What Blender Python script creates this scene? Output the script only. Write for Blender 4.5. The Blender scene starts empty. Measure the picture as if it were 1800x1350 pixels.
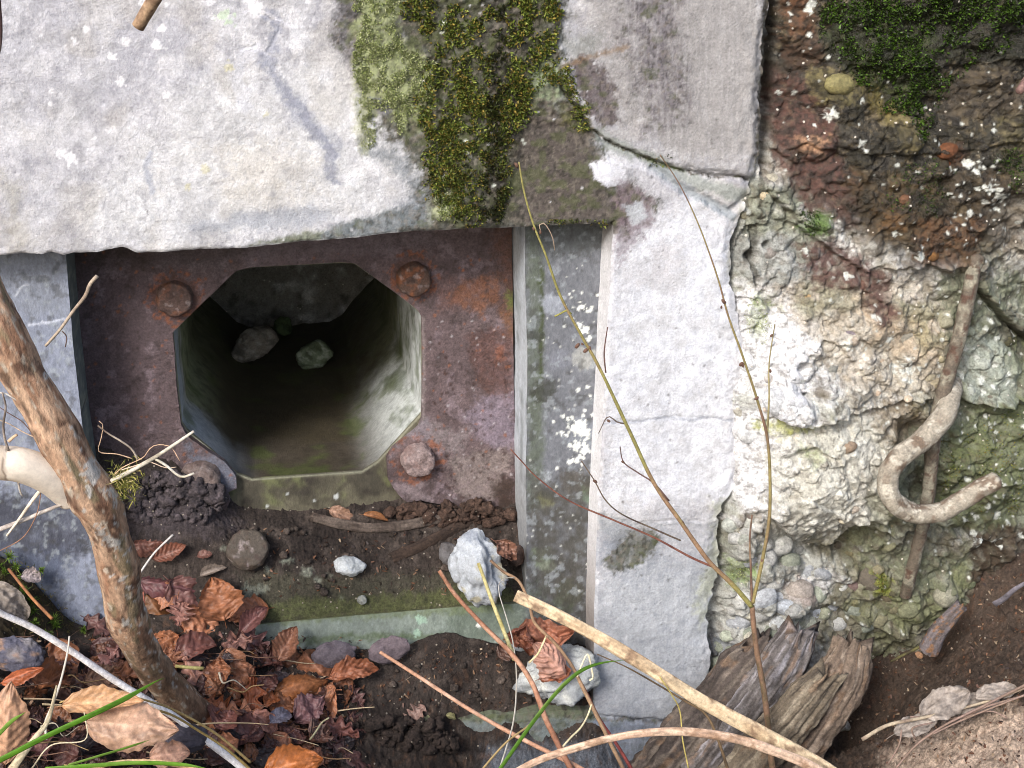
import bpy, math, random
import numpy as np
from mathutils import Matrix, Vector

scene = bpy.context.scene
rad = math.radians

# ---------------------------------------------------------------- camera
FOC = 2344.0                       # focal length in photo pixels (1800 wide)
YAW, PITCH = rad(11), rad(-20)
FWD = np.array([math.sin(YAW)*math.cos(PITCH), math.cos(YAW)*math.cos(PITCH), math.sin(PITCH)])
RIGHT = np.array([math.cos(YAW), -math.sin(YAW), 0.0])
UP = np.cross(RIGHT, FWD)
CAM = -2.344*FWD
cd = bpy.data.cameras.new('camera'); cam = bpy.data.objects.new('camera', cd)
scene.collection.objects.link(cam)
cd.sensor_width = 36; cd.lens = FOC/1800*36; cd.clip_start = 0.02; cd.clip_end = 500
m = Matrix(((RIGHT[0], UP[0], -FWD[0], CAM[0]), (RIGHT[1], UP[1], -FWD[1], CAM[1]), (RIGHT[2], UP[2], -FWD[2], CAM[2]), (0, 0, 0, 1)))
cam.matrix_world = m
scene.camera = cam

# ---------------------------------------------------------------- light
SUN_DIR = np.array([0.50, 0.60, -0.56])     # the way the light travels
SUN_DIR = SUN_DIR/np.linalg.norm(SUN_DIR)
w = bpy.data.worlds.new('World'); scene.world = w; w.use_nodes = True
nt = w.node_tree
sky = nt.nodes.new('ShaderNodeTexSky'); sky.sky_type = 'NISHITA'; sky.sun_disc = False
sky.sun_elevation = math.asin(-SUN_DIR[2]); sky.sun_rotation = math.atan2(-SUN_DIR[0], -SUN_DIR[1])
sky.air_density = 1.0; sky.dust_density = 3.0; sky.ozone_density = 1.2
nt.links.new(sky.outputs[0], nt.nodes['Background'].inputs[0])
nt.nodes['Background'].inputs[1].default_value = 0.15
sd = bpy.data.lights.new('sun', 'SUN'); sd.energy = 2.4; sd.angle = rad(16); sd.color = (1, 0.965, 0.92)
sun = bpy.data.objects.new('sun', sd); scene.collection.objects.link(sun)
sun.rotation_euler = Vector(SUN_DIR).to_track_quat('-Z', 'Y').to_euler()
sun.location = (-2, -2, 3)
scene.view_settings.view_transform = 'Standard'; scene.view_settings.look = 'None'
scene.cycles.filter_width = 1.0
scene.view_settings.gamma = 1; scene.view_settings.use_curve_mapping = False
scene.view_settings.exposure = 0.63

# ---------------------------------------------------------------- photo pixel <-> place
def rays(px, py):
    px = np.asarray(px, float); py = np.asarray(py, float)
    return FWD + RIGHT*((px-900)/FOC)[..., None] + UP*((675-py)/FOC)[..., None]
def P(px, py, y=0.0):
    d = rays(px, py); t = (np.asarray(y, float)-CAM[1])/d[..., 1]
    return CAM + d*t[..., None]
def proj(X):
    v = X-CAM; z = v@FWD
    return 900+FOC*(v@RIGHT)/z, 675-FOC*(v@UP)/z
def dist(p): return float(np.dot(np.asarray(p)-CAM, FWD))

# ---------------------------------------------------------------- noise
def _h(ix, iy, iz, seed):
    h = (ix.astype(np.int64)*374761393 + iy.astype(np.int64)*668265263 + iz.astype(np.int64)*2147483647 + seed*974634777) & 0xffffffff
    h = ((h ^ (h >> 13))*1274126177) & 0xffffffff
    h = ((h ^ (h >> 15))*2246822519) & 0xffffffff
    return ((h ^ (h >> 16)) & 0xffffff)/float(0xffffff)
def vn(x, y, z=None, seed=0):
    x = np.asarray(x, float); y = np.asarray(y, float)
    if z is None:
        xi = np.floor(x); yi = np.floor(y); fx = x-xi; fy = y-yi
        fx = fx*fx*(3-2*fx); fy = fy*fy*(3-2*fy); zi = np.zeros_like(xi)
        a = _h(xi, yi, zi, seed)*(1-fx)+_h(xi+1, yi, zi, seed)*fx
        b = _h(xi, yi+1, zi, seed)*(1-fx)+_h(xi+1, yi+1, zi, seed)*fx
        return a*(1-fy)+b*fy
    z = np.asarray(z, float)
    zi = np.floor(z); fz = z-zi; fz = fz*fz*(3-2*fz)
    xi = np.floor(x); yi = np.floor(y); fx = x-xi; fy = y-yi
    fx = fx*fx*(3-2*fx); fy = fy*fy*(3-2*fy)
    r = 0
    for dz, wz in ((0, 1-fz), (1, fz)):
        a = _h(xi, yi, zi+dz, seed)*(1-fx)+_h(xi+1, yi, zi+dz, seed)*fx
        b = _h(xi, yi+1, zi+dz, seed)*(1-fx)+_h(xi+1, yi+1, zi+dz, seed)*fx
        r = r + (a*(1-fy)+b*fy)*wz
    return r
def fbm(x, y, z=None, o=4, seed=0, g=0.5):
    r = 0; a = 1; s = 0
    for k in range(o):
        f = 2.03**k
        r = r + a*(vn(x*f+k*17.3, y*f+k*9.1, None if z is None else z*f+k*5.7, seed+k)-0.5); s += a; a *= g
    return r/s*2           # about -1..1
def ridge(x, y, z=None, o=3, seed=0):
    r = 0; a = 1; s = 0
    for k in range(o):
        f = 2.1**k
        n = vn(x*f+k*3.3, y*f+k*7.1, None if z is None else z*f, seed+k)
        r = r+a*(1-abs(2*n-1)); s += a; a *= 0.5
    return r/s
def worley(x, y, seed=0, jit=0.9):
    """distance to nearest and second nearest cell point, and that cell's random number"""
    xi = np.floor(x); yi = np.floor(y); z0 = np.zeros_like(xi)
    d1 = np.full(x.shape, 9.); d2 = np.full(x.shape, 9.); idr = np.zeros(x.shape)
    for i in (-1, 0, 1):
        for j in (-1, 0, 1):
            cx = xi+i; cy = yi+j
            ax = cx+0.5+(_h(cx, cy, z0, seed)-.5)*jit; ay = cy+0.5+(_h(cx, cy, z0, seed+1)-.5)*jit
            d = np.hypot(x-ax, y-ay); m = d < d1
            d2 = np.where(m, d1, np.minimum(d2, d)); idr = np.where(m, _h(cx, cy, z0, seed+2), idr); d1 = np.where(m, d, d1)
    return d1, d2, idr
def ss(a, b, x):
    t = np.clip((x-a)/(b-a), 0, 1); return t*t*(3-2*t)

# ---------------------------------------------------------------- colour
def lin(c):
    c = np.asarray(c, float)/255.
    return np.where(c <= 0.04045, c/12.92, ((c+0.055)/1.055)**2.4)
def col(r, g, b, k=0.85): return lin((r, g, b))*k

# ---------------------------------------------------------------- polygons
def inside(px, py, poly):
    poly = np.asarray(poly, float); r = np.zeros(px.shape, bool); n = len(poly)
    for i in range(n):
        x1, y1 = poly[i]; x2, y2 = poly[(i+1) % n]
        if y1 == y2: continue
        c = ((y1 > py) != (y2 > py)) & (px < (x2-x1)*(py-y1)/(y2-y1)+x1)
        r ^= c
    return r
def seg_near(px, py, pts, closed=True):
    pts = np.asarray(pts, float); n = len(pts); D = np.full(px.shape, 1e9); NX = px.copy(); NY = py.copy()
    for i in range(n if closed else n-1):
        a = pts[i]; b = pts[(i+1) % n]; d = b-a; L = max(d@d, 1e-12)
        t = np.clip(((px-a[0])*d[0]+(py-a[1])*d[1])/L, 0, 1)
        qx = a[0]+t*d[0]; qy = a[1]+t*d[1]; dd = np.hypot(px-qx, py-qy); m = dd < D
        D = np.where(m, dd, D); NX = np.where(m, qx, NX); NY = np.where(m, qy, NY)
    return D, NX, NY
def sdf(px, py, poly):
    D, _, _ = seg_near(px, py, poly); return np.where(inside(px, py, poly), -D, D)
def rough_line(pts, amp, step=9, seed=0, fine=0.4):
    """subdivide a polyline and jag it"""
    out = []; pts = [np.array(p, float) for p in pts]; s = 0
    for a, b in zip(pts[:-1], pts[1:]):
        L = np.linalg.norm(b-a); n = max(1, int(L/step)); nrm = np.array([-(b-a)[1], (b-a)[0]])/max(L, 1e-6)
        for k in range(n):
            q = a+(b-a)*k/n; s += L/n
            o = float(fbm(np.array([s*0.02]), np.array([seed*3.1]), o=3, seed=seed)[0])*amp + float(fbm(np.array([s*0.12]), np.array([seed*1.7]), o=2, seed=seed+9)[0])*amp*fine
            out.append(q+nrm*(o if 0 < k else o*0.5))
    out.append(pts[-1]); return [tuple(q) for q in out]

# ---------------------------------------------------------------- paint (albedo laid out on the surfaces)
class Paint:
    """albedo per point; u,v are photo pixel coordinates of the point on its own surface"""
    def __init__(s, u, v, base, wet=0.0):
        s.u = u; s.v = v; s.c = np.tile(np.asarray(base, float), (len(u), 1)); s.w = np.full(len(u), float(wet))
    def mix(s, m, c, wet=None):
        m = np.clip(m, 0, 1)[:, None]; c = np.asarray(c, float)
        s.c = s.c*(1-m)+c*m
        if wet is not None: s.w = s.w*(1-m[:, 0])+wet*m[:, 0]
    def warp(s, amp, sc, seed):
        return s.u+fbm(s.u/sc, s.v/sc, o=5, seed=seed, g=.62)*amp*1.25, s.v+fbm(s.u/sc+31, s.v/sc+17, o=5, seed=seed+5, g=.62)*amp*1.25
    def poly(s, pts, c, k=1.0, feather=10, amp=14, sc=40, seed=1, wet=None, mott=0.0, msc=12):
        pts = np.asarray(pts, float); pad = feather+amp*1.5+5
        sel = (s.u > pts[:, 0].min()-pad) & (s.u < pts[:, 0].max()+pad) & (s.v > pts[:, 1].min()-pad) & (s.v < pts[:, 1].max()+pad)
        if not sel.any(): return
        q = Paint(s.u[sel], s.v[sel], (0, 0, 0)); a, b = q.warp(amp, sc, seed)
        d = sdf(a, b, pts)+(vn(q.u/2.3, q.v/2.3, seed=seed)-.5)*feather*.9+fbm(q.u/6, q.v/6, o=2, seed=seed+2)*feather*.6; m = ss(feather, -feather, d)*k
        if mott: m = m*np.clip(1-mott+mott*2*(0.5+0.9*fbm(q.u/msc, q.v/msc, o=3, seed=seed+3)), 0, 1.1)
        M = np.zeros(len(s.u)); M[sel] = m; s.mix(M, c, wet)
    def line(s, pts, width, c, k=1.0, feather=3, amp=6, sc=20, seed=2, wet=None):
        pts = np.asarray(pts, float); pad = width+feather+amp*1.5+5
        sel = (s.u > pts[:, 0].min()-pad) & (s.u < pts[:, 0].max()+pad) & (s.v > pts[:, 1].min()-pad) & (s.v < pts[:, 1].max()+pad)
        if not sel.any(): return
        q = Paint(s.u[sel], s.v[sel], (0, 0, 0)); a, b = q.warp(amp, sc, seed)
        d, _, _ = seg_near(a, b, pts, False); d = d+((vn(q.u/2.3, q.v/2.3, seed=seed)-.5)*.9+fbm(q.u/7, q.v/7, o=3, seed=seed+2)*.9)*min(feather, width)
        M = np.zeros(len(s.u)); M[sel] = ss(width+feather, width-feather, d)*k; s.mix(M, c, wet)
    def dots(s, lst, c, k=1.0, wet=None, seed=4, rag=0.35):
        for (x, y, r) in lst:
            sel = (abs(s.u-x) < r*1.6+3) & (abs(s.v-y) < r*1.6+3)
            if not sel.any(): continue
            du = s.u[sel]-x; dv = s.v[sel]-y; rr = r*(1+rag*fbm(s.u[sel]/(r*.5+2), s.v[sel]/(r*.5+2), o=3, seed=seed)*2)
            M = np.zeros(len(s.u)); M[sel] = ss(1.6, -1.2, np.hypot(du, dv)-rr)*k; s.mix(M, c, wet)
    def noise(s, c, lo, hi, sc, k=1.0, seed=7, o=4, wet=None, sy=None):
        n = fbm(s.u/sc, s.v/(sy or sc), o=o, seed=seed); s.mix(ss(lo, hi, n)*k, c, wet)

# ---------------------------------------------------------------- objects
COL = scene.collection
def empty(name, label, cat, loc, group=None):
    e = bpy.data.objects.new(name, None); COL.objects.link(e); e.location = tuple(loc); e.empty_display_size = 0.02
    e['label'] = label; e['category'] = cat
    if group: e['group'] = group
    return e
def mk(name, V, F, mat, parent=None, c=None, wet=None, label=None, cat=None, group=None, kind=None, loc=None, smooth=True):
    """one mesh object; V are place coordinates, F an (n,4)/(n,3) array or a list of faces"""
    V = np.asarray(V, float)
    if parent is not None: base = np.array(parent.location)
    elif kind == 'structure': base = np.zeros(3)
    else: base = np.array(loc) if loc is not None else np.array([V[:, 0].mean(), V[:, 1].mean(), V[:, 2].min()])
    me = bpy.data.meshes.new(name)
    V = V-base
    if isinstance(F, np.ndarray):
        n, k = F.shape
        me.vertices.add(len(V)); me.vertices.foreach_set('co', V.astype(np.float32).ravel())
        me.loops.add(n*k); me.loops.foreach_set('vertex_index', F.astype(np.int32).ravel())
        me.polygons.add(n); me.polygons.foreach_set('loop_start', np.arange(0, n*k, k, dtype=np.int32))
        me.polygons.foreach_set('loop_total', np.full(n, k, dtype=np.int32))
        me.update(calc_edges=True)
    else:
        me.from_pydata(V.tolist(), [], F)
    if smooth: me.polygons.foreach_set('use_smooth', np.ones(len(me.polygons), bool))
    if c is not None:
        at = me.attributes.new('albedo', 'FLOAT_COLOR', 'POINT')
        cc = np.asarray(c, float)
        if cc.ndim == 1: cc = np.tile(cc, (len(V), 1))
        at.data.foreach_set('color', np.concatenate([cc, np.ones((len(V), 1))], 1).astype(np.float32).ravel())
        at = me.attributes.new('wet', 'FLOAT', 'POINT')
        at.data.foreach_set('value', (np.zeros(len(V)) if wet is None else np.broadcast_to(np.asarray(wet, float), (len(V),))).astype(np.float32))
    me.materials.append(mat); me.validate()
    o = bpy.data.objects.new(name, me); COL.objects.link(o)
    if parent is not None: o.parent = parent
    else: o.location = tuple(base)
    if label: o['label'] = label
    if cat: o['category'] = cat
    if group: o['group'] = group
    if kind: o['kind'] = kind
    return o

# ---------------------------------------------------------------- materials
def material(name, rough=0.85, wet_rough=0.25, bumps=((180, 0.6, 1.0),), vary=0.25, vscale=500, spec=0.35, stretch=None, sss=0, trans=0, fleck=None):
    """albedo attribute x fine noise, wetness attribute to gloss, layered fine relief in metres: (scale 1/m, strength, height mm)"""
    mt = bpy.data.materials.new(name); mt.use_nodes = True; nt = mt.node_tree; N = nt.nodes; L = nt.links
    b = N['Principled BSDF']; b.inputs['Specular IOR Level'].default_value = spec
    a = N.new('ShaderNodeAttribute'); a.attribute_name = 'albedo'
    wt = N.new('ShaderNodeAttribute'); wt.attribute_name = 'wet'
    tc = N.new('ShaderNodeTexCoord'); src = tc.outputs['Object']
    if stretch:
        mp = N.new('ShaderNodeMapping'); mp.inputs['Scale'].default_value = stretch; L.new(src, mp.inputs[0]); src = mp.outputs[0]
    n1 = N.new('ShaderNodeTexNoise'); n1.inputs['Scale'].default_value = vscale; n1.inputs['Detail'].default_value = 3; n1.inputs['Roughness'].default_value = 0.7
    L.new(src, n1.inputs[0])
    mr = N.new('ShaderNodeMapRange'); mr.inputs[1].default_value = 0.3; mr.inputs[2].default_value = 0.7
    mr.inputs[3].default_value = 1-vary; mr.inputs[4].default_value = 1+vary; L.new(n1.outputs[0], mr.inputs[0])
    n2 = N.new('ShaderNodeTexNoise'); n2.inputs['Scale'].default_value = vscale*.22; n2.inputs['Detail'].default_value = 6; n2.inputs['Roughness'].default_value = 0.75; L.new(src, n2.inputs[0])
    m2 = N.new('ShaderNodeMapRange'); m2.inputs[1].default_value = 0.32; m2.inputs[2].default_value = 0.68; m2.inputs[3].default_value = 1-vary*.8; m2.inputs[4].default_value = 1+vary*.8; L.new(n2.outputs[0], m2.inputs[0])
    mm0 = N.new('ShaderNodeMath'); mm0.operation = 'MULTIPLY'; L.new(mr.outputs[0], mm0.inputs[0]); L.new(m2.outputs[0], mm0.inputs[1]); mr = mm0
    mx = N.new('ShaderNodeVectorMath'); mx.operation = 'SCALE'; L.new(a.outputs['Color'], mx.inputs[0]); L.new(mr.outputs[0], mx.inputs['Scale'])
    out = mx.outputs[0]
    if fleck:
        fs, thr, fc = fleck
        v = N.new('ShaderNodeTexVoronoi'); v.inputs['Scale'].default_value = fs; L.new(src, v.inputs['Vector'])
        sep = N.new('ShaderNodeSeparateColor'); L.new(v.outputs['Color'], sep.inputs[0])
        g = N.new('ShaderNodeMath'); g.operation = 'GREATER_THAN'; g.inputs[1].default_value = thr; L.new(sep.outputs[0], g.inputs[0])
        ls = N.new('ShaderNodeMath'); ls.operation = 'LESS_THAN'; ls.inputs[1].default_value = 0.35; L.new(v.outputs['Distance'], ls.inputs[0])
        mm = N.new('ShaderNodeMath'); mm.operation = 'MULTIPLY'; L.new(g.outputs[0], mm.inputs[0]); L.new(ls.outputs[0], mm.inputs[1])
        mc = N.new('ShaderNodeMix'); mc.data_type = 'RGBA'; L.new(mm.outputs[0], mc.inputs[0]); L.new(out, mc.inputs[6]); mc.inputs[7].default_value = (*fc, 1); out = mc.outputs[2]
    L.new(out, b.inputs['Base Color'])
    r = N.new('ShaderNodeMapRange'); r.inputs[3].default_value = rough; r.inputs[4].default_value = wet_rough; L.new(wt.outputs['Fac'], r.inputs[0]); L.new(r.outputs[0], b.inputs['Roughness'])
    prev = None
    for (sc, st, mm_) in bumps:
        nb = N.new('ShaderNodeTexNoise'); nb.inputs['Scale'].default_value = sc; nb.inputs['Detail'].default_value = 7; nb.inputs['Roughness'].default_value = 0.72; L.new(src, nb.inputs[0])
        bp = N.new('ShaderNodeBump'); bp.inputs['Strength'].default_value = st; bp.inputs['Distance'].default_value = mm_/1000; L.new(nb.outputs[0], bp.inputs['Height'])
        if prev: L.new(prev.outputs[0], bp.inputs['Normal'])
        prev = bp
    if prev: L.new(prev.outputs[0], b.inputs['Normal'])
    if sss:
        b.inputs['Subsurface Weight'].default_value = sss; b.inputs['Subsurface Radius'].default_value = (.004, .002, .001)
    if trans:
        tr = N.new('ShaderNodeBsdfTranslucent'); L.new(out, tr.inputs[0]); ms = N.new('ShaderNodeMixShader'); ms.inputs[0].default_value = trans
        L.new(b.outputs[0], ms.inputs[1]); L.new(tr.outputs[0], ms.inputs[2]); L.new(ms.outputs[0], N['Material Output'].inputs[0])
    return mt
M_CONC = material('weathered_concrete', 0.88, 0.35, ((45, 0.35, 8), (120, 0.5, 4), (260, 0.7, 2.4)), 0.16, 230)
M_CONC2 = material('damp_smooth_concrete', 0.8, 0.35, ((90, 0.5, 3), (300, 0.6, 2)), 0.2, 190, stretch=(1, 1, 0.6))
M_RUST = material('rusty_steel', 0.75, 0.4, ((120, 0.6, 4), (330, 0.8, 2.6)), 0.34, 230, spec=0.5)
M_ROCK = material('broken_concrete', 0.85, 0.16, ((110, 0.7, 7), (280, 0.9, 3.4)), 0.32, 220, spec=0.5, fleck=(150, 0.985, (0.6, 0.56, 0.5)))
M_SOIL = material('soil', 0.92, 0.35, ((120, 0.9, 8), (300, 1.0, 4)), 0.45, 220, spec=0.3, fleck=(190, 0.975, (0.34, 0.30, 0.25)))
M_LEAF = material('dead_leaf', 0.5, 0.28, ((160, 0.5, 1.6), (500, .5, .8)), 0.2, 260, spec=0.45, trans=0.18)
M_BARK = material('bark', 0.85, 0.4, ((110, 0.8, 5), (280, 0.9, 2.5)), 0.34, 200, stretch=(1, 1, 0.4))
M_TWIG = material('twig', 0.8, 0.4, ((260, 0.7, 1.4),), 0.28, 200)
M_WOOD = material('rotten_wood', 0.92, 0.5, ((150, 0.9, 4), (330, 0.9, 2.4)), 0.36, 200)
M_MOSS = material('moss', 0.8, 0.25, ((900, 0.5, 1),), 0.3, 200, spec=0.4, trans=0.2)
M_STONE = material('stone', 0.85, 0.3, ((150, 0.8, 4), (520, 0.8, 1.6)), 0.22, 300)
M_GRASS = material('grass_blade', 0.5, 0.3, ((600, .3, .3),), 0.12, 120, trans=0.35)

# ---------------------------------------------------------------- flat slabs from outlines
def slab(outline_px, y0, holes=(), cell=0.0025, disp=None, depth=0.05, rings=4, bevel=0.0015, back=None):
    """surface on the plane y=y0 with that outline (photo pixels unprojected there), its rims carried back by depth.
       returns front V,F and rim V,F"""
    toxz = lambda poly: P(np.array([p[0] for p in poly]), np.array([p[1] for p in poly]), y0)[:, [0, 2]]
    O = toxz(outline_px); Hs = [toxz(h) for h in holes]
    x0, z0 = O.min(0)-cell; x1, z1 = O.max(0)+cell
    nx = int((x1-x0)/cell)+2; nz = int((z1-z0)/cell)+2
    gx, gz = np.meshgrid(x0+np.arange(nx)*cell, z0+np.arange(nz)*cell); gx = gx.ravel(); gz = gz.ravel()
    q = np.arange(nx*nz).reshape(nz, nx)
    F = np.stack([q[:-1, :-1], q[:-1, 1:], q[1:, 1:], q[1:, :-1]], -1).reshape(-1, 4)
    cx = gx[F].mean(1); cz = gz[F].mean(1)
    keep = inside(cx, cz, O)
    for h in Hs: keep &= ~inside(cx, cz, h)
    F = F[keep]
    used = np.unique(F); rm = -np.ones(nx*nz, int); rm[used] = np.arange(len(used)); F = rm[F]; gx = gx[used]; gz = gz[used]
    E = np.concatenate([F[:, [0, 1]], F[:, [1, 2]], F[:, [2, 3]], F[:, [3, 0]]]); key = E[:, 0]*10**7+E[:, 1]; rk = E[:, 1]*10**7+E[:, 0]
    be = E[~np.isin(key, rk)]
    bv = np.unique(be); px = gx[bv]; pz = gz[bv]; best = np.full(len(bv), 1e9); nxx = px.copy(); nzz = pz.copy()
    for poly in [O]+Hs:
        D, a, b = seg_near(px, pz, poly); mm = D < best; best = np.where(mm, D, best); nxx = np.where(mm, a, nxx); nzz = np.where(mm, b, nzz)
    gx[bv] = nxx; gz[bv] = nzz
    V = np.stack([gx, np.full(len(gx), float(y0)), gz], 1)
    # distance in from the rim, for rounding the arris and for displacement
    if disp is not None: V[:, 1] += disp(V)
    # rim
    m2 = -np.ones(len(V), int); m2[bv] = np.arange(len(bv)); nb = len(bv); base = V[bv]
    ds = np.concatenate([[0], depth*(np.arange(1, rings+1)/rings)])
    RV = []
    for k, d in enumerate(ds):
        r = base.copy(); r[:, 1] = base[:, 1]*(1-k/rings)+(y0+depth)*(k/rings) if k else base[:, 1]; RV.append(r)
    RV = np.concatenate(RV); RF = []
    a = m2[be[:, 0]]; b = m2[be[:, 1]]
    for k in range(rings): RF.append(np.stack([b+k*nb, a+k*nb, a+(k+1)*nb, b+(k+1)*nb], 1))
    return V, F, RV, np.concatenate(RF)
def join(*vf):
    Vs = []; Fs = []; n = 0
    for V, F in vf: Vs.append(V); Fs.append(F+n); n += len(V)
    return np.concatenate(Vs), np.concatenate(Fs)
def grid_faces(nu, nv, wrap=False):
    q = np.arange(nu*nv).reshape(nu, nv)
    if wrap: q = np.concatenate([q, q[:, :1]], 1)
    return np.stack([q[:-1, :-1], q[:-1, 1:], q[1:, 1:], q[1:, :-1]], -1).reshape(-1, 4)

# thin plate spline height fields from control points
class TPS:
    def __init__(s, A, b, lam=1e-4):
        A = np.asarray(A, float); s.A = A; n = len(A)
        K = s.U(np.linalg.norm(A[:, None]-A[None], axis=2))+lam*np.eye(n)
        Q = np.concatenate([np.ones((n, 1)), A], 1); Mx = np.zeros((n+3, n+3)); Mx[:n, :n] = K; Mx[:n, n:] = Q; Mx[n:, :n] = Q.T
        s.w = np.linalg.solve(Mx, np.concatenate([b, np.zeros(3)]))
    def U(s, r): return np.where(r > 1e-9, r*r*np.log(np.maximum(r, 1e-9)), 0)
    def __call__(s, x, y):
        x = np.asarray(x, float); y = np.asarray(y, float); r = s.w[-3]+s.w[-2]*x+s.w[-1]*y
        for (ax, ay), wi in zip(s.A, s.w[:-3]): r = r+wi*s.U(np.hypot(x-ax, y-ay))
        return r
Y_L, Y_P, Y_B = 0.07, 0.18, 0.197      # ledge, steel plate, concrete behind the plate
rng = np.random.RandomState(11)
# ================================================================ THE BUNKER WALL
bunker = empty('bunker_wall', 'grey weathered concrete bunker wall with a stepped recess round the octagonal loophole', 'wall', (-0.1, 0.0, -0.6))
LINTEL = [(-160, 452), (0, 449), (50, 446), (73, 447), (90, 443), (112, 449), (128, 444), (170, 444), (200, 437), (214, 434), (226, 438), (240, 445), (300, 443), (360, 439), (430, 437),
          (530, 425), (600, 420), (700, 409), (800, 403), (900, 400), (965, 397), (1078, 391)]
lint = rough_line(LINTEL, 1.6, 10, 3)
arris = rough_line([(1078, 391), (1079, 402), (1074, 470), (1067, 600), (1060, 750), (1052, 900), (1046, 1050), (1043, 1245)], 1.5, 14, 5)
bott = rough_line([(1043, 1245), (930, 1250), (800, 1262), (600, 1290), (300, 1320), (-160, 1340)], 3, 20, 7)
HOLE = lint+arris[1:]+bott[1:]+[(-160, 900)]
RIGHTB = rough_line([(1352, -130), (1352, 0), (1345, 120), (1336, 230), (1328, 310), (1314, 345), (1300, 400), (1282, 440), (1278, 500), (1296, 540), (1310, 600), (1296, 680), (1290, 760), (1292, 860),
                     (1268, 905), (1262, 990), (1243, 1070), (1250, 1170), (1262, 1300), (1262, 1450)], 11, 6, 11, 0.45)
WALL = RIGHTB+[(-250, 1450), (-250, -130)]
def wall_disp(V):
    u, v = proj(V); x, z = V[:, 0], V[:, 2]
    r = fbm(x*6, z*6, o=3, seed=21)*0.004+fbm(x*45, z*45, o=4, seed=22)*0.0016
    pier = ss(1040, 1090, u)
    r = r+fbm(x*230+fbm(x*20, z*20, o=2)*1.5, z*30, o=3, seed=23)*0.0003*pier
    def sheet(line, h, fall=260):      # a thin skin that has come away below/left of a line
        d, _, _ = seg_near(u, v, line, False); return h*ss(14, 3, d)
    # crack running off from the moss to the broken edge
    c1 = [(985, 150), (1015, 190), (1040, 228), (1075, 252), (1110, 266), (1150, 283), (1200, 300), (1262, 312), (1335, 314)]
    a, b = u+fbm(u/14, v/14, o=3, seed=3)*5, v+fbm(u/14, v/14, o=3, seed=8)*5
    d, _, _ = seg_near(a, b, c1, False); r += 0.010*ss(4.5, 0.5, d)+0.003*ss(22, 3, d)
    c2 = [(1150, 300), (1205, 335), (1240, 352), (1285, 372), (1312, 350)]
    d, _, _ = seg_near(a, b, c2, False); r += 0.006*ss(12, 2, d)
    band = sdf(a, b, [(1055, 245), (1160, 285), (1330, 312), (1322, 345), (1285, 380), (1215, 345), (1150, 300), (1090, 290), (1060, 270)])
    r += 0.004*ss(4, -4, band)
    for L, wd, dp in (([(1045, 745), (1100, 742), (1180, 732), (1285, 738)], 2.2, 0.0014), ([(1055, 905), (1120, 920), (1200, 915), (1290, 925)], 2.2, 0.0018),
                      ([(1045, 1262), (1120, 1268), (1262, 1268)], 5, 0.006), ([(455, 25), (480, 32), (492, 48), (470, 90)], 1.5, .002), ([(425, 85), (450, 82), (475, 100)], 1.2, .002)):
        d, _, _ = seg_near(a, b, L, False); r += dp*ss(wd+2, 0, d)
    # scars on the pier foot, swelling crust under the moss
    for (cx, cy, rr, h) in ((1105, 965, 40, .006), (690, 150, 60, -.004), (660, 70, 50, -.004), (1080, 300, 45, -.003), (345, 190, 120, -.002), (870, 120, 110, -.006), (840, 330, 70, -.005)):
        d = np.hypot(a-cx, b-cy); r += h*ss(rr, rr*0.3, d)
    for pl, hh in (([(740, -130), (990, -130), (985, 60), (1010, 150), (1045, 235), (1000, 225), (930, 210), (900, 300), (870, 395), (765, 395), (752, 290), (745, 160)], .006), ([(620, -130), (700, -130), (700, 60), (760, 100), (770, 165), (735, 215), (700, 240), (690, 190), (650, 180), (655, 240), (625, 250), (618, 130)], .005)):
        mk_ = ss(10, -10, sdf(a, b, pl)); r -= mk_*hh*(.3+.7*np.clip(ridge(x*60, z*50, o=3, seed=25)*1.4+fbm(x*120, z*120, o=3, seed=26)*.8-.4, 0, 1.6))
    dr, _, _ = seg_near(u, v, RIGHTB[4:], False); r += fbm(x*30, z*22, o=4, seed=5)*0.008*ss(60, 0, dr)+ss(16, 0, dr)*(0.003+.007*ss(340, 300, v))
    dl, _, _ = seg_near(u, v, lint, False); r += ss(4, 0, dl)*0.0035*(1+fbm(x*80, z*80, seed=6))
    da, _, _ = seg_near(u, v, arris, False); r += ss(4.5, 0, da)*0.004
    return r
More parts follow.
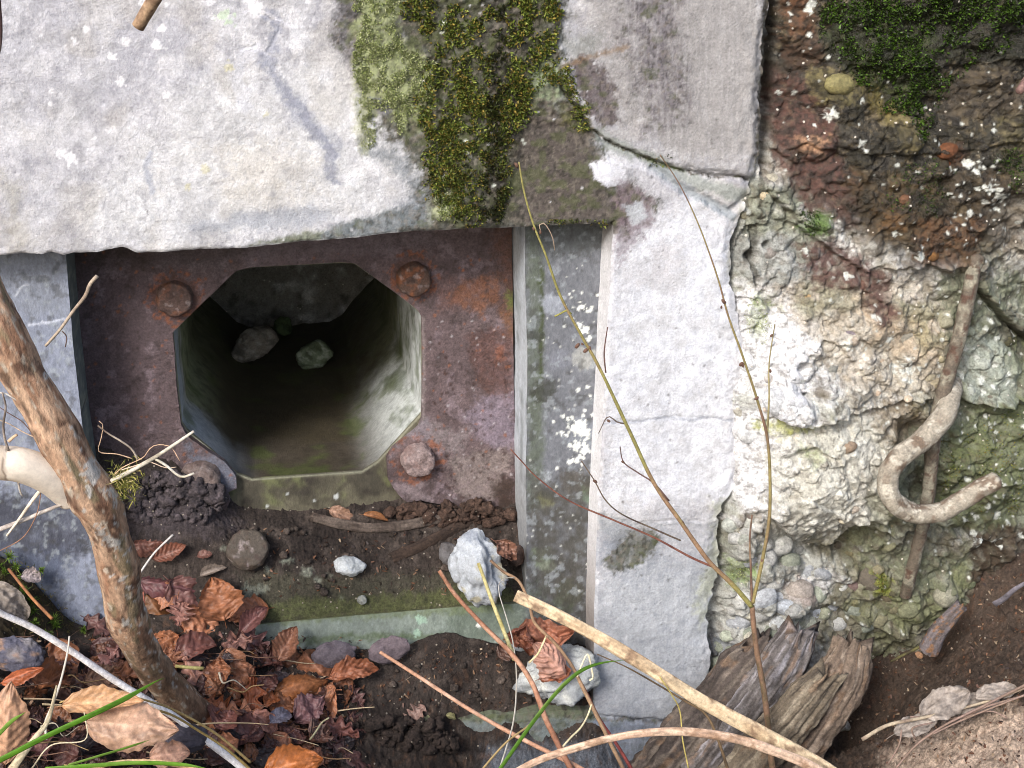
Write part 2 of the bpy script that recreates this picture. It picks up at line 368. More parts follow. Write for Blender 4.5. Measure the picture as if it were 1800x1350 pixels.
def paint_wall(u, v):
    R0 = np.random.RandomState(77)
    p = Paint(u, v, col(190, 190, 197))
    p.noise(col(220, 221, 227), -.05, .5, 190, .75, 31); p.noise(col(174, 175, 184), .05, .55, 120, .7, 32)
    p.noise(col(164, 164, 172), .1, .5, 46, .45, 33); p.noise(col(236, 236, 240), .1, .5, 26, .6, 34); p.noise(col(150, 150, 160), .12, .45, 12, .4, 35); p.noise(col(240, 240, 244), .15, .45, 8, .4, 36)
    p.poly([(-300, -150), (420, -150), (330, 120), (160, 300), (60, 460), (-300, 460)], col(184, 184, 194), .45, 90, 50, 160, 41)
    p.poly([(260, 250), (420, 130), (600, 150), (640, 240), (700, 290), (720, 350), (640, 385), (420, 415), (180, 440), (150, 380)], col(228, 229, 232), .75, 60, 50, 90, 42, mott=.45, msc=26)
    p.poly([(380, 250), (480, 255), (560, 300), (520, 350), (400, 345)], col(205, 198, 186), .45, 40, 30, 60, 43)
    p.poly([(0, 300), (40, 330), (60, 440), (20, 440)], col(170, 166, 150), .5, 20, 15, 40, 44)
    p.dots([(R0.uniform(0, 1000), R0.uniform(0, 430), R0.uniform(.8, 2.6)) for _ in range(90)], col(112, 110, 114), .5, rag=.8); p.noise(col(176, 170, 160), .1, .45, 70, .35, 141); p.noise(col(140, 140, 150), .22, .5, 20, .4, 142)
    p.noise(col(168, 168, 172), .0, .4, 34, .35, 143); p.noise(col(226, 226, 230), .05, .4, 60, .35, 144)
    # bluish run and its fans
    p.line([(462, 22), (484, 34), (488, 52), (478, 84), (462, 100), (478, 130), (505, 165), (540, 215), (575, 265), (590, 320)], 9, col(146, 150, 166), .75, 6, 16, 22, 45)
    p.line([(505, 165), (545, 220), (590, 260)], 16, col(150, 154, 170), .6, 12, 20, 22, 46)
    p.line([(430, 22), (462, 22), (490, 34), (506, 45), (530, 48)], 1.6, col(235, 235, 245), .8, 2, 4, 12, 47)
    p.line([(425, 86), (452, 82), (470, 95)], 1.6, col(235, 235, 245), .7, 2, 4, 12, 48)
    p.line([(452, 82), (430, 100), (415, 130), (430, 190)], 10, col(225, 227, 238), .55, 8, 10, 20, 49)
    p.poly([(330, 395), (430, 372), (545, 362), (600, 385), (540, 400), (430, 402), (340, 410)], col(160, 165, 176), .7, 10, 10, 30, 50)
    p.line([(262, 272), (258, 300), (266, 338)], 5, col(170, 175, 190), .7, 3, 5, 14, 51)
    # pier tones
    p.poly([(1070, -150), (1360, -150), (1340, 300), (1270, 300), (1160, 270), (1060, 190), (1040, 90)], col(156, 153, 152), .85, 30, 25, 60, 52)
    p.poly([(1100, -20), (1190, -20), (1200, 200), (1150, 230), (1100, 120)], col(104, 98, 106), .75, 30, 30, 40, 53, mott=.6, msc=9)
    p.poly([(1080, 430), (1130, 400), (1230, 350), (1290, 420), (1300, 700), (1290, 880), (1060, 890), (1070, 600)], col(228, 231, 240), .85, 25, 20, 60, 54, mott=.3, msc=18)
    p.poly([(1050, 950), (1290, 950), (1260, 1460), (1040, 1460)], col(156, 162, 172), .9, 60, 30, 60, 55)
    p.poly([(1045, 1030), (1240, 990), (1250, 1240), (1045, 1240)], col(190, 194, 200), .55, 30, 20, 40, 56, mott=.6, msc=12)
    p.poly([(1040, 1262), (1270, 1262), (1270, 1460), (1040, 1460)], col(122, 132, 150), .8, 8, 6, 30, 57, mott=.2, msc=18)
    p.line([(1045, 1262), (1120, 1266), (1262, 1266)], 3, col(70, 72, 76), .8, 4, 5, 20, 58)
    p.poly([(1060, 985), (1115, 925), (1165, 940), (1150, 970), (1110, 1000), (1080, 1010)], col(84, 86, 74), .85, 7, 10, 16, 59, mott=.25, msc=10)
    p.poly([(1050, 905), (1110, 920), (1130, 935), (1090, 950), (1055, 940)], col(150, 156, 162), .6, 8, 8, 20, 60)
    p.line([(1050, 745), (1110, 742), (1180, 733), (1285, 738)], 2, col(150, 156, 170), .8, 3, 5, 20, 61)
    p.line([(1050, 905), (1120, 922), (1210, 918), (1285, 928)], 2, col(140, 144, 146), .7, 3, 5, 20, 62)
    st_ = fbm(u/3.5+fbm(u/30, v/60, o=2), v/50, o=4, seed=57); pr_ = ss(1080, 1110, u)*ss(1360, 1330, u); p.mix(ss(.0, .4, st_)*.09*pr_, col(140, 140, 142)); p.mix(ss(.0, .4, -st_)*.09*pr_, col(238, 238, 242))
    p.poly([(1150, 400), (1200, 430), (1190, 520), (1140, 500)], col(190, 186, 190), .5, 18, 20, 20, 152, mott=.4, msc=9)
    # damp band over the lintel edge
    p.poly([(470, 430), (560, 404), (690, 368), (745, 360), (760, 410), (560, 430)], col(110, 118, 122), .9, 7, 8, 26, 63, wet=.3, mott=.15)
    p.poly([(440, 430), (500, 415), (570, 404), (560, 425), (500, 432)], col(124, 130, 110), .8, 5, 6, 14, 64)
    # the great dark stain
    p.poly([(596, -150), (1000, -150), (985, 30), (985, 85), (1010, 160), (1045, 235), (1062, 262), (1035, 290), (1055, 318), (1120, 325), (1150, 360), (1100, 400), (745, 410), (752, 372), (735, 330), (700, 262), (640, 185), (632, 100), (600, 60)],
           col(82, 83, 74), .96, 16, 30, 34, 65, wet=.35, mott=.25, msc=9)
    p.poly([(630, 250), (700, 262), (748, 330), (752, 372), (700, 370), (720, 330), (690, 290), (640, 270)], col(120, 128, 136), .7, 14, 14, 22, 66)
    p.poly([(596, -150), (640, -150), (625, 120), (640, 180), (610, 120), (585, 70)], col(92, 88, 94), .7, 14, 14, 26, 67)
    p.poly([(630, -20), (720, -20), (700, 60), (760, 110), (770, 170), (745, 215), (705, 235), (690, 200), (640, 190), (622, 110)], col(150, 158, 116), .9, 9, 18, 20, 68, mott=.3, msc=8)
    p.poly([(622, 120), (650, 170), (655, 230), (640, 270), (625, 240)], col(160, 164, 132), .7, 9, 12, 14, 69, mott=.4, msc=7)
    p.poly([(652, 170), (682, 176), (690, 195), (665, 200)], col(128, 130, 140), .9, 4, 4, 10, 70)
    p.poly([(700, -150), (990, -150), (980, 60), (940, 240), (910, 400), (760, 400), (745, 250), (740, 130)], col(66, 68, 44), .8, 25, 34, 30, 71, wet=.4, mott=.5, msc=9)
    p.poly([(850, -150), (930, -150), (930, 120), (900, 300), (860, 400), (820, 400), (850, 250)], col(42, 38, 32), .85, 16, 34, 24, 171, wet=.6, mott=.4, msc=8)
    p.poly([(940, 170), (1030, 200), (1050, 300), (1080, 390), (930, 395), (920, 300)], col(104, 92, 84), .5, 14, 24, 20, 172, mott=.8, msc=7); p.noise(col(50, 46, 40), .3, .6, 14, .0, 173)
    p.poly([(930, 190), (1040, 240), (1050, 300), (1100, 395), (860, 400), (880, 300)], col(58, 52, 48), .6, 20, 30, 26, 174, mott=.8, msc=10, wet=.5)
    p.poly([(930, 200), (1020, 200), (1060, 300), (1085, 395), (920, 398), (915, 300)], col(92, 84, 80), .75, 18, 20, 26, 72, wet=.3, mott=.2, msc=12)
    p.poly([(955, 105), (985, 110), (1000, 150), (975, 180), (930, 165), (940, 120)], col(140, 152, 122), .8, 8, 10, 12, 73, mott=.35, msc=7)
    p.poly([(975, 190), (1010, 180), (1050, 240), (1030, 232), (1000, 225)], col(92, 92, 50), .8, 8, 8, 12, 74, mott=.3)
    p.poly([(985, 60), (1060, 60), (1045, 100), (1010, 110), (985, 90)], col(132, 136, 132), .6, 12, 10, 20, 75)
    p.poly([(1000, 100), (1045, 100), (1075, 140), (1088, 190), (1082, 222), (1060, 226), (1035, 195), (1010, 150)], col(98, 88, 90), .88, 6, 12, 14, 76, mott=.15)
    p.line([(985, 120), (1040, 98), (1100, 82)], 4, col(140, 112, 80), .6, 4, 5, 14, 77)
    p.poly([(1036, 285), (1062, 278), (1098, 300), (1100, 322), (1070, 332), (1045, 318)], col(226, 228, 238), .95, 4, 7, 10, 78)
    p.poly([(1085, 318), (1130, 330), (1152, 372), (1140, 400), (1085, 470), (1080, 400)], col(128, 112, 120), .75, 10, 14, 14, 79, mott=.35, msc=10)
    p.poly([(1092, 360), (1130, 355), (1138, 385), (1112, 395)], col(186, 192, 198), .8, 5, 6, 10, 80)
    p.poly([(1085, 470), (1120, 440), (1160, 460), (1140, 500), (1090, 520)], col(190, 190, 196), .6, 12, 12, 18, 81, mott=.3)
    p.poly([(765, 345), (800, 335), (812, 370), (790, 386), (762, 378)], col(166, 172, 138), .85, 5, 7, 10, 82, mott=.2)
    p.line([(752, 350), (756, 405)], 3, col(160, 165, 150), .5, 3, 3, 10, 83)
    # crack band
    p.line([(1050, 240), (1110, 268), (1160, 288), (1230, 322), (1300, 345)], 12, col(150, 156, 150), .8, 5, 8, 16, 84, wet=.2)
    p.line([(1150, 290), (1210, 335), (1285, 378)], 9, col(150, 158, 164), .8, 4, 6, 14, 85)
    p.line([(975, 140), (1015, 190), (1040, 228), (1075, 252), (1110, 266), (1150, 283), (1200, 300), (1262, 312), (1330, 313)], 1.8, col(60, 56, 44), .85, 1.5, 5, 14, 3)
    p.line([(1000, 195), (1030, 225), (1042, 240)], 4, col(58, 40, 28), .8, 4, 4, 12, 86)
    p.line([(1120, 272), (1160, 290), (1200, 300)], 2.5, col(96, 112, 60), .7, 2, 4, 12, 87)
    p.poly([(-300, 1200), (1044, 1200), (1044, 1500), (-300, 1500)], col(124, 134, 134), .95, 3, 3, 20, 188)
    p.poly([(780, 1250), (1040, 1240), (1040, 1262), (800, 1270)], col(110, 116, 84), .7, 5, 8, 14, 189, mott=.3)
    # broken border
    p.poly([(1325, 290), (1352, 300), (1340, 420), (1300, 470), (1280, 500), (1275, 440), (1300, 380)], col(166, 166, 156), .8, 8, 14, 14, 88, mott=.4, msc=8)
    p.line(RIGHTB[18:40], 3, col(80, 78, 62), .6, 4, 8, 14, 89)
    p.poly([(1255, 880), (1290, 870), (1275, 1000), (1230, 1100), (1225, 1060), (1250, 960)], col(176, 180, 156), .6, 12, 14, 16, 90, mott=.35)
    p.line([(1352, -130), (1350, 0), (1340, 150), (1330, 300)], 5, col(52, 46, 32), .9, 4, 7, 18, 91)
    # lintel lip
    p.line(lint, 1.5, col(238, 238, 242), .6, 2.5, 2, 10, 92)
    p.poly([(700, 398), (900, 392), (1085, 382), (1085, 410), (700, 420)], col(86, 86, 78), .7, 4, 4, 14, 93)
    dk_ = ss(.30, .14, p.c.mean(1)); p.mix(dk_*ss(.0, .4, fbm(u/6, v/6, o=4, seed=501))*.55, col(128, 120, 110)); p.mix(dk_*ss(.05, .4, fbm(u/5, v/7, o=4, seed=502))*.6, col(40, 38, 32)); p.mix(dk_*ss(.1, .4, fbm(u/18, v/14, o=4, seed=503))*.5, col(84, 92, 54))
    lt_ = ss(.5, .62, p.c.mean(1)); p.mix(lt_*ss(.0, .35, fbm(u/9, v/9, o=4, seed=504))*.3, col(176, 180, 192)); p.mix(lt_*ss(.1, .4, fbm(u/26, v/26, o=4, seed=505))*.35, col(186, 186, 188))
    # white lichen specks
    R = np.random.RandomState(5)
    big = [(277, 79, 9), (131, 72, 5), (112, 79, 3), (152, 52, 5), (222, 75, 7), (284, 49, 6), (212, 143, 8), (293, 168, 5), (452, 12, 12), (440, 6, 7), (374, 31, 3), (512, 81, 3), (531, 110, 3), (197, 100, 7), (125, 278, 12), (110, 268, 8), (262, 222, 2.5), (167, 243, 3), (90, 162, 3), (88, 182, 4), (73, 62, 2.5), (248, 5, 5), (293, 8, 4), (539, 2, 4)]
    p.dots(big, col(243, 243, 248), .85, seed=5, rag=.7)
    p.dots([(395, 28, 11), (402, 38, 7)], col(196, 214, 190), .8, seed=6, rag=.9)
    p.dots([(402, 118, 7), (362, 297, 6), (330, 328, 5), (470, 200, 4)], col(206, 200, 150), .5, rag=.8)
    p.dots([(R.uniform(0, 1060), R.uniform(0, 430), R.uniform(.8, 2.2)) for _ in range(70)], col(240, 240, 245), .75)
    p.dots([(R.uniform(740, 940), R.uniform(20, 330), R.uniform(1.2, 2.8)) for _ in range(6)]+[(782, 39, 4), (816, 57, 4), (808, 230, 5), (818, 250, 4), (822, 268, 3.5), (784, 238, 3), (781, 313, 4)], col(236, 242, 230), .95)
    p.dots([(R.uniform(1090, 1290), R.uniform(20, 1200), R.uniform(.8, 2.4)) for _ in range(90)], col(70, 66, 60), .6)
    return p
V, F, RV, RF = slab(WALL, 0.0, [HOLE], 0.0024, wall_disp, Y_L+0.02, 6)
vv = np.concatenate([V, RV]); u, v = proj(V); ru, rv = np.tile(proj(RV[:len(RV)//7])[0], 7), np.tile(proj(RV[:len(RV)//7])[1], 7)
p = paint_wall(np.concatenate([u, ru]), np.concatenate([v, rv]))
n0 = len(V)
jam = np.zeros(len(vv)); jam[n0:] = 1
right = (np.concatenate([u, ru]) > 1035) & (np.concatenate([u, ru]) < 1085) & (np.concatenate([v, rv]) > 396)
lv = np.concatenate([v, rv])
p.mix(jam*right*0.9*ss(1240, 1000, lv), col(236, 236, 240)); p.mix(jam*right*0.8*ss(900, 1120, lv), col(150, 138, 130)); p.mix(jam*right*.8*ss(470, 400, lv), col(120, 116, 112))  # right jamb whitened: light from the left painted into its colour
F_, = [np.concatenate([F, RF+n0])]
mk('front_face', vv, F_, M_CONC, bunker, p.c, p.w)
# the wall carries on, undetailed, past the picture
for nm, q in (('upper_wall', [(-1500, -900), (1352, -900), (1352, -131), (-1500, -131)]), ('side_wall', [(-1500, -131), (-251, -131), (-251, 1450), (-1500, 1450)])):
    V, F, RV, RF = slab(q, 0.0, [], 0.012, lambda V: fbm(V[:, 0]*6, V[:, 2]*6, o=3, seed=21)*0.004, 0.3, 1)
    a, b = join((V, F), (RV, RF)); uu, vv2 = proj(a); pp = Paint(uu, vv2, col(192, 189, 194)); pp.noise(col(222, 222, 228), -.1, .5, 190, .8, 31); pp.noise(col(120, 120, 112), .1, .5, 160, .6, 35)
    mk(nm, a, b, M_CONC, bunker, pp.c, pp.w)

# ---- ledge frame
inner = rough_line([(114, 380), (116, 450), (128, 600), (146, 760), (172, 930), (196, 1100)], 1.2, 16, 15)+[(450, 1098), (620, 1082), (820, 1066), (925, 1060)]+rough_line([(925, 1050), (925, 800), (927, 640), (924, 500), (922, 380)], 1.5, 14, 17)
inner = inner[:-1]+[(922, 380)]
V, F, RV, RF = slab([(-220, 380), (1130, 370), (1120, 1300), (-160, 1340)], Y_L, [inner], 0.0024, lambda V: fbm(V[:, 0]*9, V[:, 2]*9, o=3, seed=51)*0.002+fbm(V[:, 0]*70, V[:, 2]*30, o=3, seed=52)*0.0009, Y_B-Y_L+.004, 6)
n0 = len(V); nb = len(RV)//7; vv = np.concatenate([V, RV]); u0, v0 = proj(V); ur, vr = proj(RV[:nb]); u = np.concatenate([u0, np.tile(ur, 7)]); v = np.concatenate([v0, np.tile(vr, 7)])
p = Paint(u, v, col(142, 146, 156), .1)
p.noise(col(116, 120, 128), 0, .5, 60, .6, 55); p.noise(col(176, 182, 196), .05, .5, 40, .5, 56)
L = lambda *a, **k: p.poly(*a, **k)
L([(-250, 380), (200, 380), (240, 1200), (-250, 1200)], col(140, 148, 168), .8, 20, 10, 40, 57)
L([(-200, 440), (110, 440), (115, 560), (60, 560), (20, 520)], col(134, 140, 152), .7, 20, 20, 40, 58)
L([(-100, 850), (190, 880), (190, 980), (80, 990), (-50, 960)], col(66, 68, 80), .85, 26, 30, 50, 59, mott=.25, msc=22)
L([(-100, 960), (110, 970), (120, 1100), (-50, 1100)], col(84, 92, 112), .85, 20, 20, 40, 60)
p.line([(50, 570), (90, 566), (118, 562)], 1.8, col(200, 206, 222), .9, 1.5, 4, 14, 61); p.line([(28, 520), (34, 508), (48, 500)], 1.5, col(190, 196, 208), .9, 1.5, 4, 14, 62)
# right ledge
L([(915, 380), (1130, 380), (1130, 1260), (915, 1260)], col(112, 115, 122), .9, 6, 4, 30, 63)
L([(925, 380), (955, 380), (955, 900), (925, 900)], col(96, 104, 92), .8, 8, 6, 26, 64, mott=.3, msc=16)
L([(935, 385), (1075, 385), (1070, 440), (940, 450)], col(88, 92, 92), .7, 12, 12, 30, 65)
p.line([(952, 470), (952, 560), (950, 640), (951, 665)], 3.5, col(66, 76, 40), .8, 3, 4, 20, 66)
for (a, b, r, cc, k) in ((972, 535, 20, (160, 166, 178), .8), (1030, 632, 24, (170, 172, 170), .8), (955, 690, 22, (62, 64, 56), .8), (945, 592, 13, (60, 62, 58), .7), (1030, 765, 30, (150, 158, 170), .4), (950, 980, 20, (140, 156, 130), .8), (965, 1000, 14, (150, 160, 140), .8),
                         (1000, 1040, 24, (110, 120, 96), .8), (985, 1070, 22, (96, 108, 84), .7), (960, 838, 10, (180, 188, 196), .8), (1000, 545, 12, (120, 126, 132), .6), (1010, 850, 26, (84, 78, 70), .7), (960, 880, 14, (140, 140, 80), .6), (1035, 870, 16, (110, 140, 100), .5), (985, 630, 22, (130, 134, 146), .5), (1020, 960, 26, (120, 126, 130), .4)):
    p.poly([(a-r, b), (a-r*.6, b-r*.9), (a+r*.7, b-r*.8), (a+r, b+r*.2), (a+r*.3, b+r), (a-r*.6, b+r*.7)], col(*cc), k, 5, r*.5, r*.9, int(a+b), mott=.15, msc=8)
L([(925, 840), (1050, 830), (1045, 1260), (925, 1260)], col(74, 72, 66), .8, 25, 20, 34, 67, mott=.5, msc=12, wet=.3)
p.noise(col(70, 70, 68), .15, .45, 14, .5, 267); p.noise(col(160, 168, 174), .22, .5, 10, .5, 268)
# bottom band = green step face
L([(200, 1050), (925, 1040), (925, 1080), (900, 1135), (430, 1160), (200, 1160)], col(152, 164, 156), .95, 8, 5, 30, 68, mott=.12, msc=12)
L([(440, 1090), (925, 1060), (925, 1130), (440, 1150)], col(128, 138, 130), .5, 10, 14, 20, 168, mott=.6, msc=8)
L([(780, 1040), (930, 1040), (930, 1130), (780, 1130)], col(92, 104, 92), .7, 30, 20, 30, 69)
L([(440, 1085), (760, 1062), (900, 1056), (900, 1072), (760, 1082), (440, 1100)], col(110, 122, 84), .6, 6, 8, 14, 70, mott=.4, msc=8)
p.line([(470, 1132), (620, 1118), (780, 1118)], 5, col(90, 108, 62), .6, 5, 6, 14, 71)
p.dots([(738, 1089, 6), (733, 1112, 5), (745, 1092, 4), (735, 1086, 3)], col(170, 200, 180), .8, rag=.8); p.dots([(842, 1099, 4)], col(240, 242, 238), .9)
R = np.random.RandomState(8)
wd = [(1020, 540, 6), (1033, 547, 4), (1040, 543, 3), (1027, 577, 7), (1051, 519, 3), (1035, 595, 4), (1022, 585, 3), (1033, 680, 3), (1017, 686, 3), (1037, 696, 2), (991, 731, 3), (973, 741, 2), (1043, 728, 4), (1020, 750, 9), (1030, 762, 8), (1010, 755, 6), (1012, 787, 6), (1003, 810, 5), (1030, 790, 8), (988, 761, 3), (1002, 784, 4), (1015, 810, 4), (1025, 805, 3)]
wd += [(1020+R.normal()*18, 770+R.normal()*22, R.uniform(1, 3.4)) for _ in range(46)]+[(1015+R.normal()*16, 545+R.normal()*30, R.uniform(.8, 2)) for _ in range(16)]
wd += [(1036+R.normal()*1.6, R.uniform(980, 1230), R.uniform(.8, 2.4)) for _ in range(50)]
p.dots(wd, col(240, 244, 240), .95, rag=.6); p.dots([(R.uniform(925, 1045), R.uniform(460, 1200), R.uniform(.6, 1.5)) for _ in range(60)], col(225, 228, 224), .8)
jam = np.zeros(len(vv)); jam[n0:] = 1
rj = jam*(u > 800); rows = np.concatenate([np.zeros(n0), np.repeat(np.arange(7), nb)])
p.mix(rj*.92, col(196, 204, 214)); p.mix(rj*ss(.15, .5, fbm(u/4+rows*2, v/60, o=3, seed=77))*.7, col(120, 128, 128)); p.mix(rj*ss(760, 950, v)*.55, col(120, 116, 110))  # right jamb painted pale as the side lit from the left
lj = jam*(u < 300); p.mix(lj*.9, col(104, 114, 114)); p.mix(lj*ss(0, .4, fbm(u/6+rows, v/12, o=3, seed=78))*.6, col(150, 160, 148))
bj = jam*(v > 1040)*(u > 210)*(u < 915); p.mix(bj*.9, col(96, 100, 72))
mk('ledge_frame', vv, np.concatenate([F, RF+n0]), M_CONC2, bunker, p.c, p.w)

# ---- concrete behind the plate, octagonal tunnel, its end wall
OCT = [(304, 577), (328, 559), (417, 474), (440, 470), (600, 462), (623, 463), (701, 519), (722, 536), (741, 553), (742, 707), (741, 727), (664, 812), (637, 829), (444, 843), (417, 833), (370, 790), (328, 756), (320, 744)]
V, F, RV, RF = slab([(100, 400), (940, 380), (940, 1120), (180, 1140)], Y_B, [OCT], 0.003, lambda V: fbm(V[:, 0]*30, V[:, 2]*30, o=4, seed=81)*0.0012, 0.01, 1)
a, b = join((V, F), (RV, RF)); u, v = proj(a); p = Paint(u, v, col(104, 100, 84), .2); p.noise(col(66, 62, 54), -.2, .4, 50, .8, 82); p.noise(col(120, 126, 84), .1, .5, 40, .6, 83); p.noise(col(50, 44, 42), .1, .5, 18, .5, 84)
p.dots([(592, 873, 4), (505, 868, 2), (552, 880, 2), (470, 890, 2)], col(220, 225, 225), .8)
d, _, _ = seg_near(u, v, OCT); p.mix(ss(3.4, 1, d)*.7, col(170, 170, 150))  # pale rim line: bevel highlight painted into the colour
mk('loophole_surround', a, b, M_CONC2, bunker, p.c, p.w)
o3 = P(np.array([q[0] for q in OCT]), np.array([q[1] for q in OCT]), Y_B+.008)
ring = []; n = len(o3)
for i in range(n):
    A_, B_ = o3[i], o3[(i+1) % n]; k = max(1, int(np.linalg.norm(B_-A_)/0.006))
    for j in range(k): ring.append(A_+(B_-A_)*j/k)
ring = np.array(ring); nr = len(ring); cen = ring.mean(0); TL = 1.02; nd = 150
ys = np.linspace(0, 1, nd)**1.15*TL
TV = np.tile(ring, (nd, 1, 1)); TV[:, :, 1] += ys[:, None]
per = np.cumsum(np.r_[0, np.linalg.norm(np.diff(ring, axis=0), axis=1)])
rel = fbm(np.tile(per*14, (nd, 1)), np.tile(ys[:, None]*14, (1, nr)), o=2, seed=91)*0.003
rad_ = TV-np.array([cen[0], 0, cen[2]]); rad_[:, :, 1] = 0; rl = np.linalg.norm(rad_, axis=2, keepdims=True); TV = TV+rad_/rl*rel[:, :, None]*np.minimum(1, ys/0.02)[:, None, None]
u = np.tile(per*1000, (nd, 1)).ravel(); v = np.tile(ys[:, None]*1000, (1, nr)).ravel()
nx_ = (rad_/rl)[:, :, 0].ravel(); nz_ = (rad_/rl)[:, :, 2].ravel()
p = Paint(u, v, col(176, 178, 174), .1); p.noise(col(140, 146, 132), -.1, .4, 110, .7, 92)
p.mix(ss(-30, 60, v+fbm(u/60, v/60, o=3, seed=93)*90-150)*.8, col(134, 142, 104)); p.mix(ss(.35, .8, -nz_)*.94, col(66, 56, 44), .4); p.noise(col(60, 54, 46), .0, .4, 18, .5, 296); p.mix(ss(.35, .9, nx_)*ss(520, 260, v+fbm(u/40, v/50, o=4, seed=94)*160)*.95, col(206, 212, 212)); p.mix(ss(.3, .8, nx_)*ss(.1, .45, fbm(u/30, v/60, o=4, seed=294))*.6, col(92, 104, 72)); p.mix(ss(.3, .8, nx_)*ss(.1, .4, fbm(u/9, v/14, o=4, seed=295))*.4, col(120, 124, 122))  # front of the right wall painted pale as its sunlit patch
p.mix(ss(.35, .9, -nx_)*ss(160, 60, v+fbm(u/40, v/50, o=3, seed=94)*60)*.8, col(170, 180, 195)); p.noise(col(84, 96, 50), .15, .5, 60, .6, 95); p.mix(ss(330, 520, v)*.5, col(84, 80, 62), .3)  # front of the left wall painted bluish for skylight
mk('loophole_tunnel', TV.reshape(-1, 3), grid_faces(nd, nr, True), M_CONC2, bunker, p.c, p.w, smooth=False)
xs = np.linspace(cen[0]-.26, cen[0]+.26, 90); zs = np.linspace(cen[2]-.26, cen[2]+.26, 90); X, Z = np.meshgrid(xs, zs)
Yb = Y_B+TL-0.03+fbm(X*14, Z*14, o=4, seed=96)*.03; bw = np.stack([X, Yb, Z], -1).reshape(-1, 3); u, v = proj(bw); p = Paint(u, v, col(150, 146, 138), .1); p.noise(col(220, 218, 216), .0, .4, 30, .8, 97); p.noise(col(80, 74, 66), 0, .4, 24, .7, 98)
mk('tunnel_end_wall', bw, grid_faces(90, 90), M_ROCK, bunker, p.c, p.w)

# ================================================================ STEEL PLATE
plate = empty('steel_plate', 'rusty brown steel plate bolted round the octagonal loophole, its lower rim eaten away', 'steel plate', P(520, 900, Y_P))
outer = [(122, 380), (122, 450), (138, 600), (157, 760), (178, 930), (195, 1000)]
lobeL = rough_line([(330, 985), (372, 935), (392, 905), (405, 880), (400, 866), (416, 858), (415, 838), (395, 812), (360, 788), (329, 766), (319, 748), (311, 680), (303, 585)], 1.6, 7, 19)
topo = [(327, 561), (415, 476), (440, 470), (600, 461), (624, 463), (701, 519), (735, 545), (742, 560), (743, 640), (742, 737)]
lobeR = rough_line([(736, 752), (690, 790), (680, 806), (682, 842), (700, 868), (715, 882), (740, 878), (790, 890), (860, 900), (900, 940)], 2.2, 7, 23)
outR = rough_line([(906, 940), (907, 800), (903, 650), (901, 500), (899, 380)], 1.4, 9, 25)
POLY = outer+lobeL+topo+lobeR+outR
def pdisp(V):
    x, z = V[:, 0], V[:, 2]; u, v = proj(V); r = fbm(x*26, z*26, o=4, seed=101)*0.0018
    d1, d2, _ = worley(x*90+fbm(x*60, z*60)*.4, z*90, 5); pit = ss(.35, .0, d1)*ss(.1, .4, fbm(x*14, z*14, o=3, seed=103)); r += pit*.0018
    for (cx, cy, rr, h) in ((730, 860, 60, -.002), (800, 800, 50, -.002)): r += h*ss(rr, 10, np.hypot(u-cx, v-cy))
    e = ss(.1, .5, fbm(x*30, z*30, o=4, seed=104))*ss(800, 900, u)*.0025
    return r+e
V, F, RV, RF = slab(POLY, Y_P, [], 0.0022, pdisp, Y_B-Y_P-.001, 3)
a, b = join((V, F), (RV, RF)); u, v = proj(a)
p = Paint(u, v, col(106, 90, 92), .15)
p.noise(col(84, 70, 72), -.1, .5, 90, .7, 105); p.noise(col(130, 114, 118), .1, .5, 50, .55, 106); p.noise(col(68, 56, 54), .1, .5, 16, .45, 107)
p.poly([(100, 380), (330, 380), (310, 760), (340, 1000), (150, 1000)], col(88, 74, 78), .7, 40, 30, 60, 108); p.noise(col(142, 126, 134), .12, .45, 22, .5, 208); p.noise(col(60, 46, 46), .12, .45, 9, .5, 209)  # darker left part: shade of the left jamb painted into the rust
p.poly([(250, 430), (640, 400), (760, 400), (760, 430), (640, 440), (440, 462), (300, 480)], col(128, 116, 124), .6, 18, 20, 30, 109, mott=.35, msc=14)
p.poly([(120, 420), (470, 420), (390, 470), (130, 480)], col(66, 54, 50), .55, 20, 16, 30, 110, mott=.2)
for pts, cc, k, mt_ in (([(800, 500), (870, 480), (880, 530), (840, 550), (780, 530)], (142, 92, 62), .6, .6), ([(855, 410), (905, 400), (905, 560), (880, 560), (880, 480)], (104, 70, 56), .6, .45), ([(880, 540), (905, 540), (905, 600), (888, 590)], (130, 88, 56), .6, .5),
                        ([(890, 520), (906, 515), (904, 545), (892, 545)], (110, 124, 60), .8, .2), ([(820, 590), (900, 580), (905, 700), (850, 690), (830, 640)], (98, 66, 58), .6, .5), ([(870, 615), (890, 610), (892, 635), (872, 636)], (140, 84, 58), .6, .45),
                        ([(840, 700), (905, 690), (905, 790), (850, 780), (820, 730)], (150, 138, 154), .55, .5), ([(745, 740), (820, 760), (810, 800), (760, 790)], (150, 140, 142), .5, .45), ([(800, 800), (900, 790), (880, 870), (820, 880), (790, 840)], (146, 134, 130), .6, .4), ([(700, 760), (745, 735), (760, 780), (720, 790), (690, 810)], (150, 142, 150), .65, .35),
                        ([(868, 845), (904, 835), (904, 930), (870, 900)], (60, 44, 36), .9, .1), ([(690, 850), (740, 850), (760, 880), (720, 885)], (150, 136, 140), .6, .3), ([(760, 500), (800, 480), (800, 540), (770, 560)], (118, 84, 76), .4, .5), ([(330, 770), (400, 810), (418, 840), (405, 870), (360, 850), (330, 800)], (110, 116, 132), .75, .2),
                        ([(335, 770), (385, 790), (370, 810), (330, 790)], (90, 60, 50), .6, .3)):
    p.poly(pts, col(*cc), k, 9, 12, 16, int(pts[0][0]+pts[0][1]), mott=mt_, msc=8)
p.line([(743, 560), (744, 735)], 3, col(150, 138, 136), .6, 3, 3, 12, 111)
